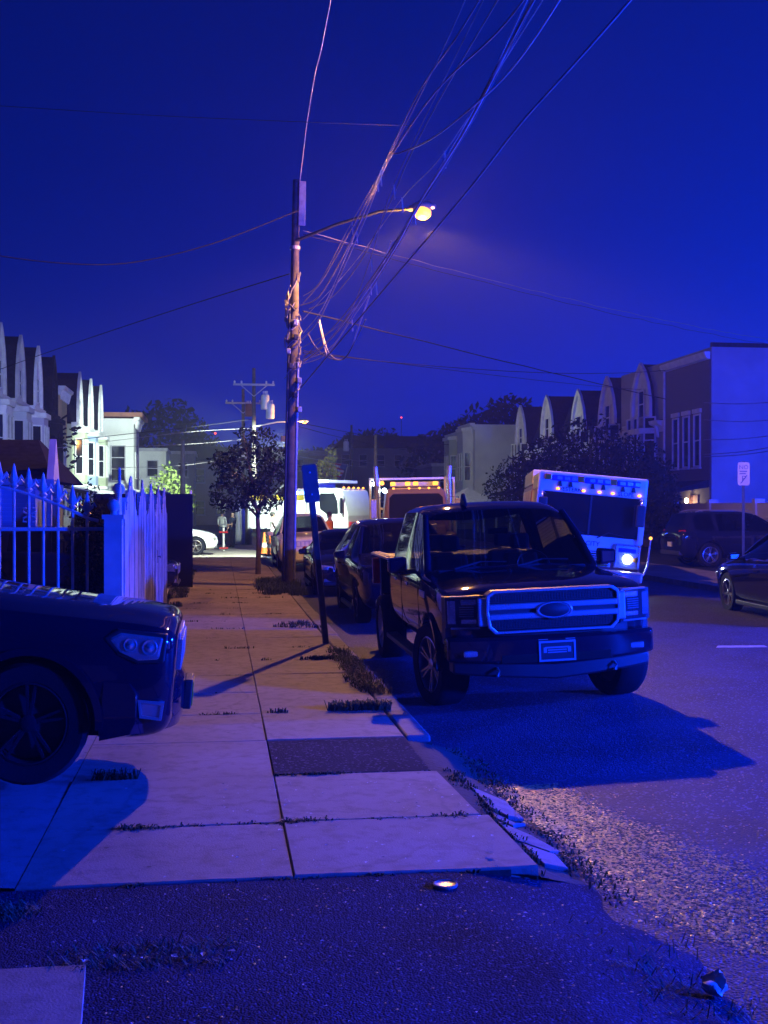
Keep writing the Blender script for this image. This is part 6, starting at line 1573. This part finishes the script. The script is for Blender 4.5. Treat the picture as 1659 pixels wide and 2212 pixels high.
tree('lime_bush', (p.x, p.y, .1), 1.2, [((0, 0, 2.8), 1.5, 1.2, 1.6), ((-1.1, 0, 2.3), 1.0, 1.0, 1.1), ((1.2, 0, 2.4), 1.0, 1.0, 1.1), ((.1, 0, 4.2), .6, .6, .9)], 1800, .16, MT['leaf_lime'], 'lime green bush in the floodlight before the dim houses', 'bush', 5, 6, .05)
p = at(198, 1100, 21)
bush = empty('clipped_bush', (p.x, p.y, .1), (0, 0, 0), 'dark cone shaped bush behind the gate post', 'bush')
rb = random.Random(8); b = MB(); vs, fs = leaf_cloud([((0, 0, 1.0), .42, .42, .9), ((0, 0, .7), .50, .5, .7), ((0, 0, 1.85), .20, .2, .55), ((-.12, 0, 1.5), .3, .3, .5), ((.1, 0, 1.5), .3, .3, .5)], 5200, .045, rb, .2); b.add(vs, fs); b.build('foliage', MT['leaf_dark'], bush)
b = MB(); b.tube([(0, 0, 0), (0, 0, 1.7)], [.06, .03], 6); b.build('stem', MT['bark'], bush)
p = at(705, 1030, 84)
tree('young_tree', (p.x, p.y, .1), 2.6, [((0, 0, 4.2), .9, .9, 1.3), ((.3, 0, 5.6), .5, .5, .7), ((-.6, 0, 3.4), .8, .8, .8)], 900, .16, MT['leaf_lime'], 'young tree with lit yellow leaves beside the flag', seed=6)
# big dark trees before the right-hand houses
for i, (u, D, h, w_, lab) in enumerate(((1195, 62, 5.6, 2.4, 'dark tree left of the fire engine roof'), (1265, 57, 6.2, 2.7, 'tallest dark tree behind the fire engine'), (1345, 53, 5.0, 2.3, 'dark tree before the gabled row house'), (1130, 74, 5.2, 2.3, 'smaller dark tree hiding the pale far house'), (1395, 49, 3.6, 1.4, 'low dark bush beside the brick building porch'))):
    p = at(u, 1100, D); s = w_
    tree('dark_tree', (p.x, p.y, .3), h * .4, [((0, 0, h * .62), s, s, h * .34), ((-s * .55, 0, h * .5), s * .6, s * .6, h * .26), ((s * .5, .2, h * .52), s * .6, s * .6, h * .25), ((.1, 0, h * .85), s * .5, s * .5, h * .17), ((0, 0, h * .3), s * .9, s * .8, h * .22)], 4200, .13, MT['leaf_dark'], lab, seed=20 + i, tr=.13)
# far tree masses on the skyline
for i, (u, D, h, w_, lab) in enumerate(((345, 165, 17.5, 9, 'large dark tree behind the white end house'), (420, 175, 12.5, 7, 'dark tree lower beside the large one'), (800, 180, 14.5, 9, 'dark far tree above the dump truck'), (905, 185, 13.0, 9, 'dark far tree above the tow truck'), (1000, 150, 13.5, 8, 'dark far tree left of the gabled houses'), (1085, 140, 15.5, 8, 'tall dark far tree near the gabled houses'), (690, 190, 12, 9, 'dark far tree right of the near pole'))):
    p = at(u, 1100, D)
    tree('far_tree', (p.x, p.y, 0), h * .35, [((0, 0, h * .62), w_ * .8, w_ * .6, h * .33), ((-w_ * .5, 0, h * .5), w_ * .55, w_ * .5, h * .26), ((w_ * .5, 0, h * .5), w_ * .55, w_ * .5, h * .27), ((w_ * .15, 0, h * .8), w_ * .45, w_ * .4, h * .2)], 3600, .5, MT['leaf_dark'], lab, seed=40 + i, tr=.3)

# ------------------------------------------------------------------ people
def person(loc, rz, joints, mats, label, hair=None, hat=None, belt=.98):
    """One continuous skin-modifier body. joints: overrides of the standing pose."""
    J = dict(pel=(0, 0, .96), wst=(0, 0, 1.10), chs=(0, .01, 1.32), nck=(0, .0, 1.48), hd0=(0, -.01, 1.58), hd1=(0, -.02, 1.70),
             shl=(-.19, 0, 1.42), ell=(-.24, .02, 1.14), hal=(-.22, -.12, .93), shr=(.19, 0, 1.42), elr=(.24, .02, 1.14), har=(.22, -.12, .93),
             hil=(-.10, 0, .92), knl=(-.11, -.02, .50), anl=(-.11, .02, .09), tol=(-.12, -.14, .04), hir=(.10, 0, .92), knr=(.11, -.02, .50), anr=(.11, .02, .09), tor=(.12, -.14, .04))
    J.update(joints)
    rad = dict(pel=(.15, .11), wst=(.14, .10), chs=(.16, .11), nck=(.055, .06), hd0=(.075, .085), hd1=(.075, .09), shl=(.075, .075), ell=(.05, .05), hal=(.038, .038), shr=(.075, .075), elr=(.05, .05), har=(.038, .038),
               hil=(.095, .095), knl=(.065, .065), anl=(.045, .05), tol=(.04, .035), hir=(.095, .095), knr=(.065, .065), anr=(.045, .05), tor=(.04, .035))
    E = [('pel', 'wst'), ('wst', 'chs'), ('chs', 'nck'), ('nck', 'hd0'), ('hd0', 'hd1'), ('chs', 'shl'), ('shl', 'ell'), ('ell', 'hal'), ('chs', 'shr'), ('shr', 'elr'), ('elr', 'har'),
         ('pel', 'hil'), ('hil', 'knl'), ('knl', 'anl'), ('anl', 'tol'), ('pel', 'hir'), ('hir', 'knr'), ('knr', 'anr'), ('anr', 'tor')]
    K = list(J); ix = {k: i for i, k in enumerate(K)}
    # fingers: short chains rooted in each hand
    vs = [J[k] for k in K]; ed = [(ix[a], ix[c]) for a, c in E]; rr = [rad[k] for k in K]
    for hk, ek, sx in (('hal', 'ell', -1), ('har', 'elr', 1)):
        h = Vector(J[hk]); d = (h - Vector(J[ek])).normalized(); s = d.cross(Vector((0, 1, .3))).normalized()
        for q in (-1.5, -.5, .5, 1.5):
            a = h + d * .07 + s * q * .018; c = a + d * .06 + Vector((0, -.012, -.01)); vs += [tuple(a), tuple(c)]; ed += [(ix[hk], len(vs) - 2), (len(vs) - 2, len(vs) - 1)]; rr += [(.010, .010), (.008, .008)]
    me = bpy.data.meshes.new('person'); me.from_pydata(vs, ed, [])
    o = bpy.data.objects.new('tmp', me); C.objects.link(o)
    o.modifiers.new('skin', 'SKIN'); sd = o.modifiers.new('s', 'SUBSURF'); sd.levels = 1
    for i, q in enumerate(rr): me.skin_vertices[0].data[i].radius = q
    for i in range(len(vs)): me.skin_vertices[0].data[i].use_root = (i == ix['pel'])
    ev = evaluated(o); bpy.data.objects.remove(o)
    ev.materials.clear()
    for m in (mats['skin'], mats['shirt'], mats['trousers'], MT['tyre']): ev.materials.append(m)
    hl, hr_ = Vector(J['hal']), Vector(J['har']); nk = J['nck'][2]
    for p in ev.polygons:
        c = p.center; p.use_smooth = True
        if c.z > nk - .02: k = 0
        elif min((c - hl).length, (c - hr_).length) < .15 and mats.get('bare', True): k = 0
        elif c.z < .10: k = 3
        elif c.z < belt and abs(c.x) < .24 and min((c - Vector(J['ell'])).length, (c - Vector(J['elr'])).length) > .13: k = 2
        else: k = 1
        p.material_index = k
    b = inst(ev, 'person', None, loc, (0, 0, rz)); ev.name = 'person'
    tag(b, label, 'person')
    hd = (Vector(J['hd0']) + Vector(J['hd1'])) / 2
    def pt(nm, cs, m):
        q = MB()
        for c, r_, sz in cs: q.ball(tuple(hd + Vector(c)), r_, 8, sz=sz)
        q.build(nm, m, b, smooth=60)
    pt('face', [((-.035, -.105, .01), .011, 1), ((.035, -.105, .01), .011, 1), ((0, -.115, -.02), .014, 1.4), ((0, -.100, -.055), .014, .5)], MT['hair'])
    pt('ears', [((-.095, 0, 0), .022, 1.3), ((.095, 0, 0), .022, 1.3)], mats['skin'])
    if hair: pt('hair', [((0, .025, .045), .112, .95)], hair)
    return b
p = at(503, 1180, 56)
person((p.x, p.y, .03), R(-55), dict(elr=(.26, -.05, 1.15), har=(.06, -.22, 1.12), ell=(-.26, .0, 1.15), hal=(-.24, -.12, .93)), dict(skin=MT['skin'], shirt=MT['uniform'], trousers=MT['trousers']), 'bald officer in navy uniform standing in the floodlight')
p = at(480, 1180, 60)
person((p.x, p.y, .03), R(150), dict(), dict(skin=MT['skin'], shirt=MT['shirt'], trousers=MT['trousers']), 'person in a white shirt with dark hair behind the lit car', hair=MT['hair'])
p = at(712, 1130, 40)
person((p.x, p.y, .06), R(60), dict(), dict(skin=MT['skin'], shirt=MT['hivis'], trousers=MT['uniform']), 'worker in an orange top beyond the black car', hair=MT['hair'])
p = at(589, 1180, 46)
person((p.x, p.y, .03), R(100), dict(ell=(-.24, -.1, 1.18), hal=(-.10, -.30, 1.20), elr=(.24, -.1, 1.18), har=(.10, -.30, 1.20)), dict(skin=MT['skin'], shirt=MT['shirt'], trousers=MT['uniform']), 'person in a pale jacket half hidden beside the pole', hair=MT['hair'])

# ------------------------------------------------------------------ things at the floodlit scene
def cone(u, v, D, label):
    p = at(u, v, D); r = empty('traffic_cone', (p.x, p.y, .03), (0, 0, R(20)), label, 'traffic cone', 'orange cones by the floodlit patch')
    b = MB(); b.box(-.2, .2, -.2, .2, 0, .04); b.build('base', MT['tyre'], r, bevel=.01)
    b = MB(); b.lathe([(.15, .04), (.10, .35), (.075, .52), (.035, .9), (.0001, .91)], 16); b.build('body', MT['cone'], r, smooth=50)
    for q in (((.112, .30), (.084, .48)), ((.064, .60), (.048, .74))):
        b = MB(); b.lathe(list(q), 16, caps=False); b.build('collar', MT['sign_face'], r, smooth=50)
cone(571, 1190, 48, 'left of the two orange traffic cones behind the street tree')
cone(584, 1190, 47, 'right of the two orange traffic cones, nearer the pole')
p = at(483, 1190, 52); r = empty('jack_stand', (p.x, p.y, .03), (0, 0, 0), 'red and white portable stand before the white car', 'stand')
b = MB(); b.tube([(0, 0, 0), (0, 0, 1.15)], .05, 8); b.build('column', MT['white_trim'], r, smooth=50)
for z in (.08, .80):
    b = MB(); b.box(-.20, .20, -.12, .12, z, z + .08); b.build('plate', MT['red_lens'], r, bevel=.01)
b = MB(); b.lathe([(.16, 0), (.16, .06), (.06, .14), (.0001, .15)], 14, Matrix.Translation((0, 0, 1.08))); b.build('cap', MT['steel'], r, smooth=45)
for i, (u, D, h, m, lab) in enumerate(((515, 62, 2.35, 'grey_trim', 'shorter round topped pale bollard beside the officer'), (523, 62, 2.55, 'grey_trim', 'taller round topped pale bollard beside the officer'), (537, 60, 2.25, 'wood', 'weathered wooden stub post right of the bollards'))):
    p = at(u, 1180, D); b = MB(); b.tube([(0, 0, 0), (0, 0, h - .15), (0, 0, h - .04), (0, 0, h)], [.19, .19, .14, .03], 14)
    tag(b.build('bollard', MT[m], smooth=45, loc=(p.x, p.y, .02)), lab, 'bollard')
for i, (u, v, D, col, lab) in enumerate(((465, 936, 150, 'e_red', 'tiny red lamp far off above the street tree'), (867, 902, 190, 'e_red', 'tiny red lamp far off over the dark trees'), (583, 971, 90, 'e_sodium', 'small amber lamp glinting through the tree by the pole'))):
    p = at(u, v, D); b = MB(); b.ball((0, 0, 0), .13, 8); b.tube([(0, 0, -.1), (0, 0, -p.z)], .05, 5, 1)
    tag(b.build('far_lamp', [MT[col], MT['steel_dark']], smooth=60, loc=p), lab, 'lamp')
rg = sheet('lit_verge', -.9, 1.66, 54.5, 60, .046, MT['grass'], label='strip of grass verge by the officer', kind='structure')

# floodlight masts of the fire crew
def mast(x, y, h, label):
    r = empty('floodlight_mast', (x, y, .04), (0, 0, 0), label, 'floodlight', 'portable floodlight masts')
    b = MB(); b.tube([(0, 0, .3), (0, 0, h)], .035, 8)
    for k in range(3):
        a = k * 2.094; b.tube([(0, 0, .9), (math.cos(a) * .8, math.sin(a) * .8, 0)], .022, 6)
    b.build('tripod', MT['steel'], r, smooth=50)
    for q in (-.16, .16):
        b = MB(); b.box(q - .13, q + .13, -.08, .08, h, h + .22); hd = b.build('lamp_head', MT['yellow'], r, bevel=.01)
        b = MB(); b.box(q - .11, q + .11, .082, .09, h + .02, h + .20); b.build('lamp_glass', MT['e_flood'], hd)
    return r
mast(2.55, 43.4, 4.4, 'portable floodlight on a tripod hidden behind the near pole')
mast(4.15, 71.0, 5.6, 'taller floodlight farther down the street behind the pole')
lamp('floodlight_beam', (2.55, 43.6, 4.5), 9000, FLOOD, None, .12, 'SPOT', (-2.6, 58, .0), 105, .35)
lamp('floodlight_beam', (4.15, 71.2, 5.7), 44000, FLOOD, None, .15, 'SPOT', (-9, 91, 4.5), 54, .6)
lamp('floodlight_beam', (4.30, 71.0, 5.7), 8000, FLOOD, None, .15, 'SPOT', (22, 82, 7), 100, .6)

# ------------------------------------------------------------------ thin night haze round the whole street
b = MB(); b.box(-110, 130, -30, 240, -1.1, 22)
hz = b.build('haze', MT['dark']); hz.data.materials.clear()
hm = bpy.data.materials.new('night_haze'); hm.use_nodes = True; hn = hm.node_tree; hn.nodes.clear()
pv = hn.nodes.new('ShaderNodeVolumePrincipled'); pv.inputs['Color'].default_value = (.95, .95, .95, 1); pv.inputs['Density'].default_value = .0008; pv.inputs['Anisotropy'].default_value = 0.0
ho = hn.nodes.new('ShaderNodeOutputMaterial'); hn.links.new(pv.outputs['Volume'], ho.inputs['Volume'])
hz.data.materials.append(hm); hz.display_type = 'WIRE'
tag(hz, 'thin night haze filling the street', kind='stuff')
